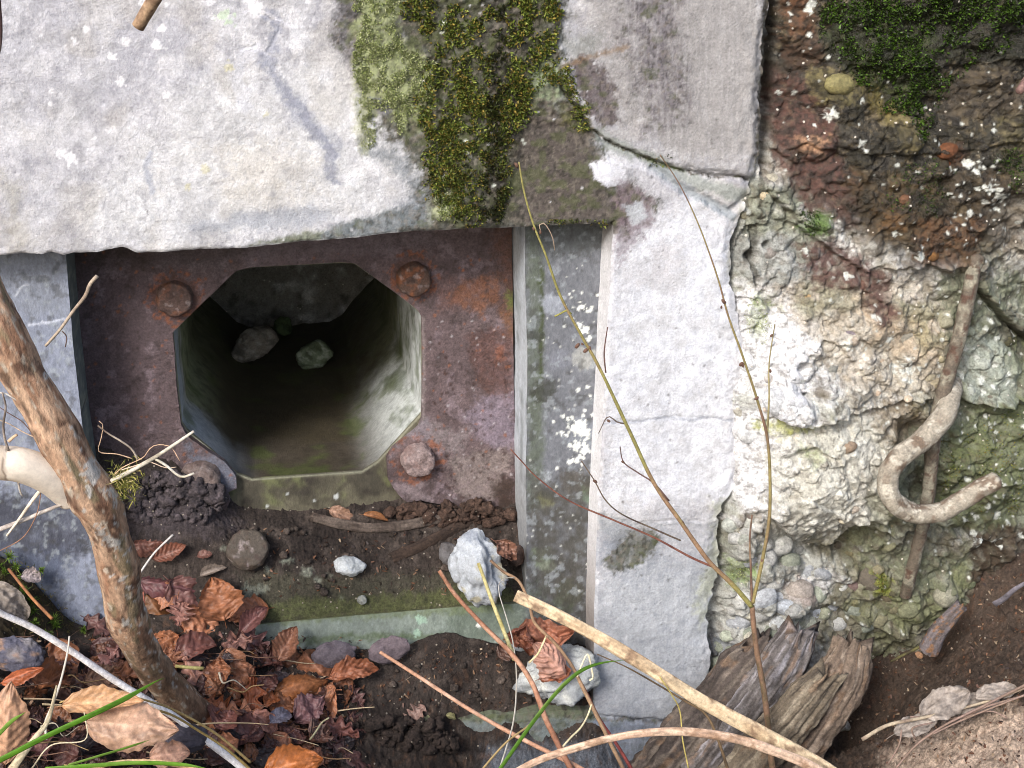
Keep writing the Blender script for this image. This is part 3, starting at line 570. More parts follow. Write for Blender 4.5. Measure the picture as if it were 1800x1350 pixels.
for (cx, cy, r) in ((310, 522, 52), (726, 486, 46), (733, 805, 48)):
    d = np.hypot(u-cx, v-cy)+fbm(u/9, v/9, o=3, seed=cx)*14; p.mix(ss(9, 2, abs(d-r+8))*.8*ss(-.25, .25, fbm(u/7, v/7, o=3, seed=cx+1)), col(146, 88, 58)); p.mix(ss(r-8, r-20, d)*.6, col(92, 58, 44))
R = np.random.RandomState(9)
p.dots([(R.uniform(140, 900), R.uniform(440, 880), R.uniform(.8, 2.4)) for _ in range(320)], col(150, 92, 58), .6, rag=.7); p.dots([(R.uniform(740, 900), R.uniform(560, 880), R.uniform(.8, 1.8)) for _ in range(45)], col(195, 190, 195), .6, rag=.7); p.dots([(R.uniform(760, 900), R.uniform(600, 880), R.uniform(1, 3)) for _ in range(100)], col(62, 40, 36), .7, rag=.7)
mk('plate_sheet', a, b, M_RUST, plate, p.c, p.w)
def bolt(cx, cy, r_px, h, y=Y_P, parent=None, seed=1, tint=(150, 92, 60), tint2=(92, 66, 58), ax=(0, -1, 0), hexa=.10, base3=None, **kw):
    c0 = P(cx, cy, y) if base3 is None else base3; r = r_px*dist(c0)/FOC
    ax = np.array(ax, float); ax /= np.linalg.norm(ax); e1 = np.cross(ax, (0, 0, 1)); e1 = e1/np.linalg.norm(e1); e2 = np.cross(e1, ax)
    prof = [(1.08, -.2), (1.08, .1), (1.03, .45), (1.0, .75), (.93, .92), (.8, 1.0), (.6, 1.04), (.4, 1.05), (.2, 1.05), (0.02, 1.05)]
    pr = []; 
    for (a1, b1), (a2, b2) in zip(prof[:-1], prof[1:]):
        for k in range(4): pr.append((a1+(a2-a1)*k/4, b1+(b2-b1)*k/4))
    pr.append(prof[-1]); n = 72; V = []
    th = np.arange(n)/n*2*math.pi
    for (q, hh) in pr:
        hx = 1-(1-math.cos(math.pi/6)/np.cos(((th+seed*.3) % (math.pi/3))-math.pi/6))*-1*min(1, q)*hexa*6-.02; hx = np.clip(hx, .8, 1.05)
        rr = r*q*hx; V.append(c0+np.outer(np.cos(th)*rr, e1)+np.outer(np.sin(th)*rr, e2)+ax*(h*hh))
    V = np.array(V).reshape(-1, 3)
    nn = fbm(V[:, 0]*70, V[:, 1]*70, V[:, 2]*70, o=4, seed=seed); dn = V-(c0+ax*h*.3); dn /= np.linalg.norm(dn, axis=1)[:, None]; V = V+dn*(nn*.11*r)[:, None]
    p = Paint(V[:, 0]*1000, V[:, 2]*1000, col(*tint2), .1); p.noise(col(*tint), -.05, .4, 14, .85, seed+40); p.noise(col(70, 50, 46), .1, .5, 8, .6, seed+50); p.noise(col(168, 156, 156), .25, .6, 10, .5, seed+60)
    return mk('bolt', V, grid_faces(len(pr), n, True)[:, ::-1], M_RUST, parent, p.c, p.w, **kw)
bolt(307, 524, 29, .016, parent=plate, seed=3, tint=(132, 88, 66), tint2=(100, 80, 74))
bolt(727, 490, 28, .020, parent=plate, seed=7, tint=(138, 86, 56), tint2=(94, 72, 62))
bolt(734, 806, 27, .026, parent=plate, seed=12, tint=(128, 104, 100), tint2=(150, 132, 130), hexa=.16)
bolt(352, 842, 32, .024, parent=plate, seed=17, tint=(104, 92, 90), tint2=(118, 104, 100))
# ================================================================ BROKEN CONCRETE ON THE RIGHT
cp = [(1330, -60, .03), (1360, 60, .05), (1480, -60, .0), (1480, 60, -.01), (1650, -60, -.06), (1800, -60, -.08), (1650, 80, -.03), (1800, 80, -.05), (1400, 180, .03), (1520, 200, -.01), (1660, 220, -.02), (1800, 220, -.04), (1345, 330, .015),
      (1420, 340, .0), (1500, 330, -.03), (1650, 350, -.04), (1800, 350, -.02), (1360, 440, .0), (1500, 440, -.02), (1680, 460, -.02), (1800, 470, .01), (1340, 560, -.015), (1450, 560, -.03), (1600, 560, -.03), (1700, 560, -.0), (1780, 560, .04),
      (1330, 700, -.03), (1450, 680, -.05), (1600, 700, -.045), (1700, 720, .01), (1790, 700, .01), (1320, 850, -.02), (1420, 850, -.075), (1530, 850, -.07), (1640, 850, -.0), (1760, 860, .0), (1290, 930, .0), (1420, 960, .03), (1550, 960, .03), (1680, 960, .04), (1790, 950, .04),
      (1300, 1050, .01), (1400, 1050, .01), (1520, 1060, .04), (1650, 1060, .06), (1290, 1150, .01), (1400, 1150, .02), (1540, 1150, .07), (1650, 1160, .1), (1280, 1280, .02), (1450, 1280, .05), (1650, 1280, .12), (1900, 400, -.02), (1900, 800, .02), (1900, 1100, .08), (1250, 600, .03), (1250, 900, .03), (1250, 300, .05), (2100, 600, 0), (2100, 100, -.06)]
Q = np.array([P(a, b, y) for a, b, y in cp]); rock_y = TPS(Q[:, [0, 2]], Q[:, 1], 2e-4)
c0 = P(1225, 0, 0)[0]; c1 = P(1990, 675, 0)[0]; zt = P(1500, -110, 0)[2]; zb = P(1500, 1330, 0)[2]
cell = 0.0021; xs = np.arange(c0, c1, cell); zs = np.arange(zb, zt, cell); X, Z = np.meshgrid(xs, zs); Y = rock_y(X.ravel(), Z.ravel()).reshape(X.shape)
u, v = proj(np.stack([X, Y, Z], -1).reshape(-1, 3)); u = u.reshape(X.shape); v = v.reshape(X.shape)
dark = ss(40, -40, sdf((u+fbm(u/60, v/60, o=3, seed=7)*30).ravel(), (v+fbm(u/60, v/60, o=3, seed=8)*30).ravel(), [(1340, -200), (2100, -200), (2100, 300), (1800, 330), (1700, 470), (1600, 460), (1500, 410), (1400, 340), (1350, 250)])).reshape(X.shape)
x, z = X, Z
wx = x+fbm(x*9, z*9, o=2, seed=201)*.02; wz = z+fbm(x*9, z*9, o=2, seed=202)*.02
rel = fbm(wx*9, wz*9, o=3, seed=203)*.018+ridge(wx*15, wz*20, o=2, seed=204)*.004+fbm(x*60, z*60, o=4, seed=205)*.0022
rel += ss(.45, .8, ridge(wx*9, wz*13, o=2, seed=214))*.007
def facets(x, y, sc, seed):
    xi = np.floor(x*sc); yi = np.floor(y*sc); z0 = np.zeros_like(xi); best = np.full(x.shape, 9.); out = np.zeros(x.shape)
    for i in (-1, 0, 1):
        for j in (-1, 0, 1):
            cx = xi+i; cy = yi+j; dx = x*sc-(cx+.5+(_h(cx, cy, z0, seed)-.5)*.9); dy = y*sc-(cy+.5+(_h(cx, cy, z0, seed+1)-.5)*.9); d = np.hypot(dx, dy); m_ = d < best
            val = dx*(_h(cx, cy, z0, seed+2)-.5)*1.6+dy*(_h(cx, cy, z0, seed+3)-.5)*1.6+(_h(cx, cy, z0, seed+4)-.5)*.9; out = np.where(m_, val, out); best = np.where(m_, d, best)
    return out
fx1 = x+fbm(x*40, z*40, o=4, seed=251)*.006; fz1 = z+fbm(x*40, z*40, o=4, seed=252)*.006
rel += facets(fx1*1.0, fz1*1.2, 13, 261)*.011+facets(fx1, fz1*1.2, 31, 262)*.0034*(1-.3*dark)+facets(fx1, fz1, 75, 263)*.0018
for sc, amp, th, sd_ in ((20, .010, .72, 211), (40, .006, .72, 221), (85, .003, .7, 231)):
    d1, d2, idr = worley(wx*sc, wz*sc, sd_); rad0 = .30+.25*idr; rel += (idr > th)*np.sqrt(np.clip(1-(d1/rad0)**2, 0, 1))*amp*(.5+idr)*(1-.35*dark)
rel += dark*(fbm(x*22, z*34, o=4, seed=206)*.008+fbm(x*120, z*120, o=3, seed=207)*.003)
# lips: rock stands proud above the line and falls back below it
def lip(xs_, ys_, h, fall, below=18, sd_=0):
    L_ = np.interp(u, xs_, ys_)+fbm(u/22, v*0+sd_, o=3, seed=sd_)*9; inx = ss(xs_[0]-12, xs_[0]+12, u)*ss(xs_[-1]+12, xs_[-1]-12, u); dd = L_-v
    return inx*(h*ss(-2, 3, dd)*np.exp(-np.clip(dd, 0, None)/fall)-h*.5*ss(2, -3, dd)*np.exp(-np.clip(-dd, 0, None)/below))
rel += lip([1318, 1360, 1420, 1450], [735, 728, 738, 722], .030, 40, 14, 1)+lip([1420, 1500, 1580, 1640], [735, 722, 705, 690], .012, 30, 14, 2)
rel += lip([1350, 1390, 1440, 1500, 1560, 1600], [900, 938, 948, 918, 930, 925], .034, 60, 40, 3)+lip([1400, 1500, 1600, 1700, 1760], [395, 470, 465, 470, 440], .011, 40, 20, 4)+lip([1460, 1520, 1570], [910, 900, 915], .012, 20, 12, 5)
rel += lip([1345, 1400, 1440], [330, 385, 400], .010, 20, 14, 6)+lip([1710, 1760, 1800, 1990], [505, 560, 592, 600], .02, 30, 22, 7)+lip([1680, 1740, 1800, 1900], [692, 706, 690, 680], .026, 40, 26, 8)+lip([1300, 1380, 1400], [1135, 1125, 1110], .012, 30, 14, 9)
rel += lip([1380, 1450, 1560, 1640, 1800], [1075, 1060, 1110, 1100, 1080], .012, 30, 22, 10)+lip([1400, 1480, 1600, 1800], [250, 262, 275, 250], .007, 26, 22, 12)+lip([1450, 1560, 1800], [120, 118, 105], .007, 26, 26, 13)
for (cx, cy, r, h) in ((1378, 706, 33, .024), (1404, 710, 20, .020), (1345, 690, 40, .016), (1320, 700, 22, .014), (1395, 640, 30, .014), (1325, 765, 26, .012), (1420, 870, 70, .016), (1315, 850, 26, .012), (1320, 880, 22, .012), (1350, 1000, 22, .016), (1342, 1055, 26, .02), (1402, 1042, 26, .018), (1386, 1068, 20, .018),
                       (1370, 1100, 22, .016), (1300, 960, 22, .014), (1290, 905, 18, .012), (1340, 920, 20, .012), (1430, 250, 36, .010), (1470, 165, 50, .014), (1590, 235, 36, .018), (1675, 262, 26, .014), (1370, 330, 24, .01), (1560, 870, 34, .012), (1460, 700, 40, .01), (1640, 610, 40, .01), (1740, 640, 44, .018), (1540, 1010, 26, .014),
                       (1660, 1040, 28, .014), (1600, 1060, 26, .014), (1560, 1100, 26, .012), (1700, 1020, 30, .012), (1480, 1000, 26, .016), (1500, 1130, 24, .01)):
    d = np.hypot(u-cx, (v-cy)*1.05)/r*(1+.22*fbm(u/r*.8, v/r*.8, seed=int(cx))); rel += h*np.sqrt(np.clip(1-d*d, 0, 1))
for (cx, cy, r, h) in ((1402, 640, 11, .02), (1408, 692, 8, .02), (1352, 640, 7, .01), (1330, 588, 6, .01), (1490, 820, 16, .01), (1610, 780, 40, .03), (1330, 578, 5, .01), (1344, 428, 8, .02), (1320, 450, 14, .03), (1600, 750, 30, .02), (1385, 395, 9, .012), (1395, 440, 20, .012), (1625, 870, 46, .03), (1425, 925, 10, .01), (1470, 950, 16, .02), (1395, 1010, 8, .012), (1365, 1085, 7, .02), (1410, 985, 9, .012)):
    rel -= h*ss(r*1.2, r*.3, np.hypot(u-cx, v-cy))
def groove(L_, w_, h):
    global rel
    d, _, _ = seg_near((u+fbm(u/14, v/14, o=3, seed=3)*5).ravel(), (v+fbm(u/14, v/14, o=3, seed=8)*5).ravel(), L_, False); rel = rel-h*ss(w_, 0, d).reshape(u.shape)
for L_, w_, h in (([(1356, -130), (1352, 0), (1350, 120), (1345, 230), (1338, 300)], 12, .03), ([(1712, 508), (1745, 545), (1775, 575), (1810, 600)], 7, .02), ([(1318, 400), (1322, 470), (1328, 500)], 6, .014), ([(1700, 560), (1680, 640), (1670, 690)], 10, .012), ([(1500, 410), (1512, 500), (1520, 560)], 5, .008), ([(1555, 905), (1600, 925), (1700, 925)], 12, .015), ([(1650, 980), (1610, 1060)], 14, .01), ([(1295, 1085), (1330, 1110), (1390, 1120)], 5, .012), ([(1268, 1150), (1280, 1200), (1290, 1220)], 5, .010), ([(1340, 330), (1382, 372), (1400, 380), (1410, 366)], 4, .008)):
    groove(L_, w_, h)
edge = ss(1300, 1255, u)*.04
# the right-hand edge of the pier runs over this rock
clampY = Y-rel*1.0+edge
rr, _, _ = seg_near(u.ravel(), v.ravel(), RIGHTB[4:], False); insd = inside(u.ravel(), v.ravel(), WALL+[]); sgn = np.where(insd, -1, 1)*rr
clampY = clampY.ravel(); clampY = np.where(sgn < 0, np.maximum(clampY, np.where(v.ravel() > 330, .007, .012)+np.minimum(-sgn, 30)*.0004), clampY); lim = -.004-ss(0, 60, sgn)*.05
clampY = np.where((sgn >= 0) & (sgn < 60), np.maximum(clampY, lim*1.0), clampY)
RVx = np.stack([X.ravel(), clampY, Z.ravel()], 1); u = u.ravel(); v = v.ravel(); dk = dark.ravel(); rl = rel.ravel()
p = Paint(u, v, col(212, 211, 204), .05)
p.noise(col(234, 234, 234), -.1, .4, 80, .8, 301); p.noise(col(146, 144, 138), .05, .45, 34, .65, 302); p.noise(col(232, 230, 226), .1, .45, 18, .7, 312); p.noise(col(112, 98, 80), .15, .45, 22, .6, 313); p.noise(col(96, 84, 72), .2, .45, 7, .6, 314); p.noise(col(204, 194, 172), .1, .45, 60, .4, 303); p.noise(col(128, 122, 104), .15, .5, 14, .5, 304)
p.poly([(1230, 480), (1340, 520), (1420, 560), (1430, 740), (1360, 900), (1250, 900)], col(240, 241, 245), .92, 18, 24, 30, 305, mott=.15, msc=16)
p.poly([(1350, 750), (1550, 720), (1600, 800), (1560, 900), (1500, 920), (1400, 950), (1340, 900)], col(220, 219, 208), .7, 16, 24, 30, 306, mott=.25, msc=12)
p.poly([(1270, 300), (1400, 320), (1440, 400), (1420, 500), (1300, 500), (1280, 440)], col(150, 154, 150), .75, 12, 18, 24, 307, mott=.35, msc=10)
p.poly([(1360, 500), (1500, 470), (1700, 490), (1690, 640), (1640, 690), (1500, 700), (1440, 620)], col(198, 186, 166), .6, 18, 20, 30, 308, mott=.35, msc=10)
p.poly([(1500, 520), (1640, 560), (1660, 640), (1560, 620)], col(196, 170, 138), .5, 18, 20, 24, 309, mott=.4, msc=9)
p.poly([(1540, 700), (1620, 700), (1650, 760), (1590, 800), (1540, 760)], col(128, 110, 80), .7, 14, 16, 18, 310, mott=.35, msc=9)
p.poly([(1640, 480), (1990, 470), (1990, 930), (1540, 930), (1560, 820), (1640, 740), (1690, 640)], col(124, 130, 108), .85, 14, 20, 30, 311, mott=.2, msc=14, wet=.35)
p.poly([(1690, 560), (1800, 620), (1760, 700), (1690, 690), (1670, 640)], col(180, 188, 178), .7, 10, 14, 18, 312, mott=.35, msc=9)
p.poly([(1680, 700), (1990, 690), (1990, 900), (1660, 920), (1640, 860)], col(104, 112, 78), .75, 14, 20, 26, 313, mott=.35, msc=10, wet=.4)
p.poly([(1720, 560), (1990, 560), (1990, 650), (1800, 640)], col(64, 62, 50), .8, 10, 16, 20, 314, mott=.3, wet=.4)
p.poly([(1250, 940), (1380, 945), (1500, 970), (1480, 1110), (1300, 1140), (1240, 1140)], col(176, 178, 172), .75, 16, 22, 24, 315, mott=.3, msc=12)
p.poly([(1380, 930), (1540, 910), (1700, 940), (1700, 1160), (1500, 1180), (1400, 1120), (1470, 1000)], col(108, 104, 84), .85, 16, 22, 24, 316, mott=.35, msc=10, wet=.3)
p.poly([(1500, 930), (1640, 920), (1640, 1000), (1520, 1010)], col(140, 142, 128), .6, 14, 16, 20, 317, mott=.4, msc=10)
p.poly([(1560, 960), (1720, 980), (1700, 1090), (1560, 1090)], col(116, 122, 96), .7, 14, 16, 20, 318, mott=.4, msc=8, wet=.3)
p.poly([(1240, 1130), (1420, 1130), (1300, 1400), (1240, 1400)], col(140, 146, 154), .8, 12, 14, 22, 319, mott=.2)
p.mix(ss(.35, .65, ridge(u/26, v/26, o=2, seed=41))*ss(.0, .4, fbm(u/90, v/90, o=2, seed=42))*.45, col(110, 116, 70))
# dark wet part
p.mix(dk*.96, col(50, 45, 34), .85); p.mix(dk*ss(.05, .4, fbm(u/14, v/11, o=4, seed=331))*.6, col(92, 80, 54)); p.mix(dk*ss(.1, .4, fbm(u/10, v/6, o=4, seed=332))*.6, col(30, 28, 24)); p.mix(dk*ss(.2, .45, fbm(u/7, v/7, o=3, seed=333))*.5, col(150, 136, 110))
for pts, cc, k, mt_, wt in (([(1352, 120), (1430, 140), (1470, 260), (1520, 330), (1500, 400), (1420, 370), (1380, 320), (1350, 240)], (96, 66, 58), .8, .6, .5), ([(1360, -60), (1425, -60), (1425, 60), (1370, 70)], (120, 84, 60), .8, .4, .2), ([(1370, 70), (1430, 60), (1440, 120), (1370, 130)], (84, 62, 48), .8, .2, .3),
                            ([(1395, 430), (1470, 420), (1560, 480), (1570, 560), (1540, 570), (1510, 510), (1420, 500)], (92, 64, 58), .85, .45, .2), ([(1420, 120), (1470, 125), (1530, 140), (1500, 180), (1440, 185), (1420, 160)], (136, 126, 84), .85, .45, .2), ([(1560, 190), (1600, 190), (1620, 240), (1600, 262), (1570, 250), (1555, 220)], (138, 126, 86), .85, .45, .2),
                            ([(1500, 130), (1580, 160), (1560, 220), (1530, 190)], (120, 108, 56), .7, .35, .3), ([(1390, 240), (1445, 235), (1440, 262), (1400, 268)], (190, 150, 118), .8, .35, .1), ([(1620, 300), (1990, 280), (1990, 420), (1700, 450), (1640, 400)], (80, 64, 44), .5, .6, .7), ([(1480, 300), (1640, 320), (1620, 430), (1520, 420)], (84, 66, 40), .7, .4, .6),
                            ([(1600, 380), (1720, 380), (1700, 470), (1600, 460)], (118, 82, 54), .55, .55, .6), ([(1580, -100), (1990, -100), (1990, 100), (1650, 110)], (38, 40, 28), .8, .2, .7), ([(1640, 130), (1780, 120), (1800, 200), (1660, 210)], (96, 84, 70), .5, .5, .7), ([(1655, 250), (1690, 250), (1695, 290), (1665, 290)], (104, 68, 44), .7, .3, .6), ([(1545, 370), (1580, 365), (1580, 400), (1550, 400)], (128, 92, 54), .5, .3, .4),
                            ([(1500, 0), (1640, 20), (1640, 160), (1560, 180), (1480, 120), (1440, 60)], (50, 62, 26), .8, .3, .5), ([(1740, 200), (1990, 190), (1990, 330), (1760, 300)], (112, 104, 72), .6, .5, .5), ([(1400, 390), (1450, 370), (1450, 410), (1415, 410)], (90, 122, 50), .8, .25, .1), ([(1310, 520), (1350, 520), (1360, 545), (1320, 545)], (160, 176, 110), .7, .3, 0),
                            ([(1325, 740), (1430, 735), (1430, 755), (1340, 760)], (176, 180, 90), .8, .3, 0), ([(1400, 775), (1450, 800), (1430, 815), (1395, 790)], (168, 182, 130), .6, .3, 0), ([(1280, 985), (1330, 985), (1330, 1010), (1285, 1030)], (130, 156, 80), .7, .35, 0), ([(1525, 1000), (1560, 1005), (1555, 1040), (1530, 1035)], (140, 146, 40), .7, .35, .1), ([(1320, 545), (1350, 560), (1340, 600), (1318, 585)], (170, 186, 130), .5, .3, 0),
                            ([(1400, 1000), (1430, 1020), (1425, 1050), (1400, 1045)], (150, 118, 100), .5, .3, 0), ([(1340, 1020), (1400, 1020), (1425, 1040), (1370, 1055)], (176, 164, 160), .6, .2, 0), ([(1380, 1020), (1450, 990), (1480, 1010), (1440, 1040)], (212, 212, 214), .7, .2, 0), ([(1700, 930), (1990, 900), (1990, 1200), (1690, 1200)], (60, 46, 30), .9, .2, .2)):
    p.poly(pts, col(*cc), k, 9, 14, 16, int(pts[0][0]*1.7+pts[0][1]), mott=mt_, msc=8, wet=wt)
p.mix(dk*ss(-.05, .3, fbm(u/9, v/8, o=5, seed=335, g=.6))*.75, col(36, 32, 28), .9); p.mix(dk*ss(.1, .45, fbm(u/50, v/40, o=3, seed=339))*.6, col(40, 38, 28), .9); p.mix((1-dk)*ss(.15, .4, fbm(u/12, v/9, o=5, seed=336, g=.6))*.4, col(112, 100, 86)); p.mix((1-dk)*ss(.25, .5, fbm(u/5, v/5, o=3, seed=337))*.5, col(70, 62, 52))
p.line([(1338, 300), (1330, 380), (1322, 440), (1325, 500)], 3, col(48, 44, 30), .8, 4, 8, 14, 341)
R = np.random.RandomState(21); W_ = [(1455, 199, 9), (1505, 248, 6), (1513, 262, 5), (1701, 288, 7), (1733, 326, 9), (1746, 338, 10), (1571, 408, 5), (1609, 440, 9), (1724, 292, 4), (1419, 16, 7), (1421, 5, 8), (1371, 163, 4), (1396, 162, 4), (1381, 5, 3), (1385, 23, 3), (1453, 100, 4), (1418, 60, 4), (1748, 365, 5), (1510, 174, 5), (1416, 442, 5), (1484, 482, 5), (1483, 603, 7), (1561, 595, 6), (1530, 553, 5)]
W_ += [(R.uniform(1360, 1800), R.uniform(0, 470), R.uniform(.8, 2.2)) for _ in range(70)]+[(1680+R.uniform(0, 120), R.uniform(500, 960), R.uniform(1, 4)) for _ in range(110)]+[(1700+R.normal()*50, 340+R.normal()*60, R.uniform(1, 3.5)) for _ in range(70)]+[(R.uniform(1400, 1700), R.uniform(480, 760), R.uniform(.8, 2.6)) for _ in range(110)]+[(R.uniform(1300, 1700), R.uniform(900, 1150), R.uniform(.8, 2.4)) for _ in range(90)]+[(1585+R.normal()*12, 645+R.normal()*12, R.uniform(1, 5)) for _ in range(20)]
p.dots(W_, col(228, 232, 226), .92, rag=.6, wet=.1)  # white flecks: lichen, plus wet glints painted as small dots
R = np.random.RandomState(22); p.dots([(R.uniform(1300, 1700), R.uniform(300, 1150), R.uniform(1, 3)) for _ in range(160)], col(76, 68, 54), .6, rag=.6)
rockwall = empty('broken_concrete', 'crumbling pebbly broken concrete right of the smooth wall, mossy and wet on top', 'broken concrete', P(1500, 1150, 0.03))
mk('rough_face', RVx, grid_faces(len(zs), len(xs)), M_ROCK, rockwall, p.c, p.w)
rockY = clampY.reshape(X.shape); rock_c = p.c.reshape(X.shape+(3,))
def rock_at(a, b):
    """point of the rough face seen at photo pixel a,b"""
    best = P(a, b, 0.0)
    for yy in np.linspace(-.16, .14, 61):
        q = P(a, b, yy); i = int(round((q[2]-zs[0])/cell)); j = int(round((q[0]-xs[0])/cell))
        if 0 <= i < len(zs) and 0 <= j < len(xs):
            if q[1] >= rockY[i, j]: return q, rock_c[i, j]
            best = q
    return best, np.array([.3, .3, .27])
def lump(c, r, seed, squash=(1, 1, 1), rough=.18, freq=1.6, n=20, rotz=0, facet=0):
    """a rounded stone: vertices and faces"""
    th = np.linspace(0, math.pi, n); ph = np.linspace(0, 2*math.pi, 2*n, endpoint=False); T, H = np.meshgrid(th, ph, indexing='ij')
    D = np.stack([np.sin(T)*np.cos(H), np.sin(T)*np.sin(H), np.cos(T)], -1).reshape(-1, 3)
    k = 1+rough*fbm(D[:, 0]*freq+seed, D[:, 1]*freq, D[:, 2]*freq, o=4, seed=seed)*1.6
    if facet:
        R = np.random.RandomState(seed); nn = R.normal(size=(14, 3)); nn /= np.linalg.norm(nn, axis=1)[:, None]; hh = R.uniform(.72, 1.0, 14)
        lim = np.min(np.where(D@nn.T > .05, hh/np.maximum(D@nn.T, .05), 9), 1); k = k*(1-facet)+np.minimum(k, lim)*facet
    V = D*k[:, None]*r*np.array(squash); c_, s_ = math.cos(rotz), math.sin(rotz); V = np.stack([V[:, 0]*c_-V[:, 2]*s_, V[:, 1], V[:, 0]*s_+V[:, 2]*c_], 1)
    return V+np.array(c), grid_faces(n, 2*n, True)
R = np.random.RandomState(31); peb = [(1344, 345, 8, (206, 190, 160)), (1422, 522, 12, (200, 172, 130)), (1360, 318, 14, (190, 184, 166)), (1292, 357, 11, (186, 186, 178)), (1532, 498, 5, (210, 180, 150)), (1500, 1030, 15, (120, 100, 96)), (1410, 1042, 24, (178, 168, 160)), (1386, 1070, 19, (196, 202, 210)), (1345, 1055, 24, (190, 194, 200)), (1350, 985, 18, (186, 186, 184)), (1372, 1100, 17, (200, 204, 206)),
      (1666, 1052, 22, (160, 158, 140)), (1530, 1022, 24, (112, 104, 92)), (1668, 266, 18, (120, 74, 44)), (1592, 352, 13, (120, 84, 60)), (1590, 595, 18, (170, 164, 150)), (1495, 788, 13, (160, 140, 120)), (1730, 640, 14, (190, 196, 186)), (1372, 708, 26, (226, 228, 232)), (1405, 712, 16, (222, 224, 230)), (1320, 640, 20, (226, 228, 232)), (1317, 768, 18, (226, 228, 230)), (1545, 1092, 17, (140, 136, 110)), (1600, 1075, 16, (130, 132, 104)), (1560, 1050, 14, (110, 100, 80)), (1636, 1010, 15, (128, 132, 112)), (1480, 150, 22, (150, 142, 96)), (1288, 925, 16, (190, 194, 186)), (1330, 965, 14, (176, 176, 164)), (1300, 990, 13, (160, 168, 140)), (1420, 1098, 15, (190, 192, 176)), (1450, 1080, 13, (170, 172, 150)), (1665, 290, 9, (140, 80, 40)), (1640, 450, 14, (130, 92, 50)), (1500, 585, 13, (150, 140, 148)), (1275, 1010, 12, (186, 190, 190))]
for a, b, r in [(1296, 948, 14), (1318, 935, 17), (1345, 958, 15), (1372, 962, 20), (1402, 968, 15), (1322, 985, 16), (1390, 990, 18), (1420, 1005, 20), (1448, 1012, 15), (1362, 1025, 21), (1330, 1030, 15), (1310, 1052, 14), (1372, 1052, 14), (1440, 1048, 16), (1462, 1066, 14), (1338, 1082, 20), (1360, 1112, 15), (1400, 1078, 16), (1432, 1078, 14), (1300, 1096, 18), (1320, 1118, 16), (1282, 1120, 14), (1392, 1112, 17), (1290, 1075, 12), (1472, 1100, 15), (1270, 1170, 18), (1290, 1150, 14), (1262, 1140, 13), (1500, 1075, 15), (1520, 1105, 14), (1480, 1035, 13)]:
    g = R.uniform(.8, 1.12); peb.append((a, b, r*R.uniform(.85, 1.1), tuple(np.clip(np.array([(196, 200, 206), (184, 184, 180), (204, 204, 200), (170, 176, 160)][R.randint(4)])*g, 0, 240))))
for _ in range(90):
    a, b = R.uniform(1300, 1790), R.uniform(120, 1140)
    if b < 480 and R.rand() < .35: continue
    peb.append((a, b, R.uniform(5, 13), None))
for i, (a, b, r, cc) in enumerate(peb):
    q, c_ = rock_at(a, b); rr = r*dist(q)/FOC
    if cc is None:
        g = R.uniform(.6, 1.3); cc_ = np.clip(c_*g*np.array([R.uniform(.95, 1.15), 1, R.uniform(.85, 1.05)]), .01, .8)
    else: cc_ = col(*cc)
    q = q+np.array([0, rr*.35, 0]); V, F = lump(q, rr, 500+i, (R.uniform(.95, 1.3), .8, R.uniform(.75, 1)), .14, 1.5, 14, R.uniform(-.6, .6))
    pp = Paint(V[:, 0]*1000, V[:, 2]*1000, cc_); pp.noise(cc_*.6, 0, .5, 9, .6, i); pp.noise(np.clip(cc_*1.3, 0, .8), .1, .5, 6, .5, i+3)
    mk('pebble', V, F, M_ROCK, rockwall, pp.c, np.full(len(V), .5 if b < 450 else .05))

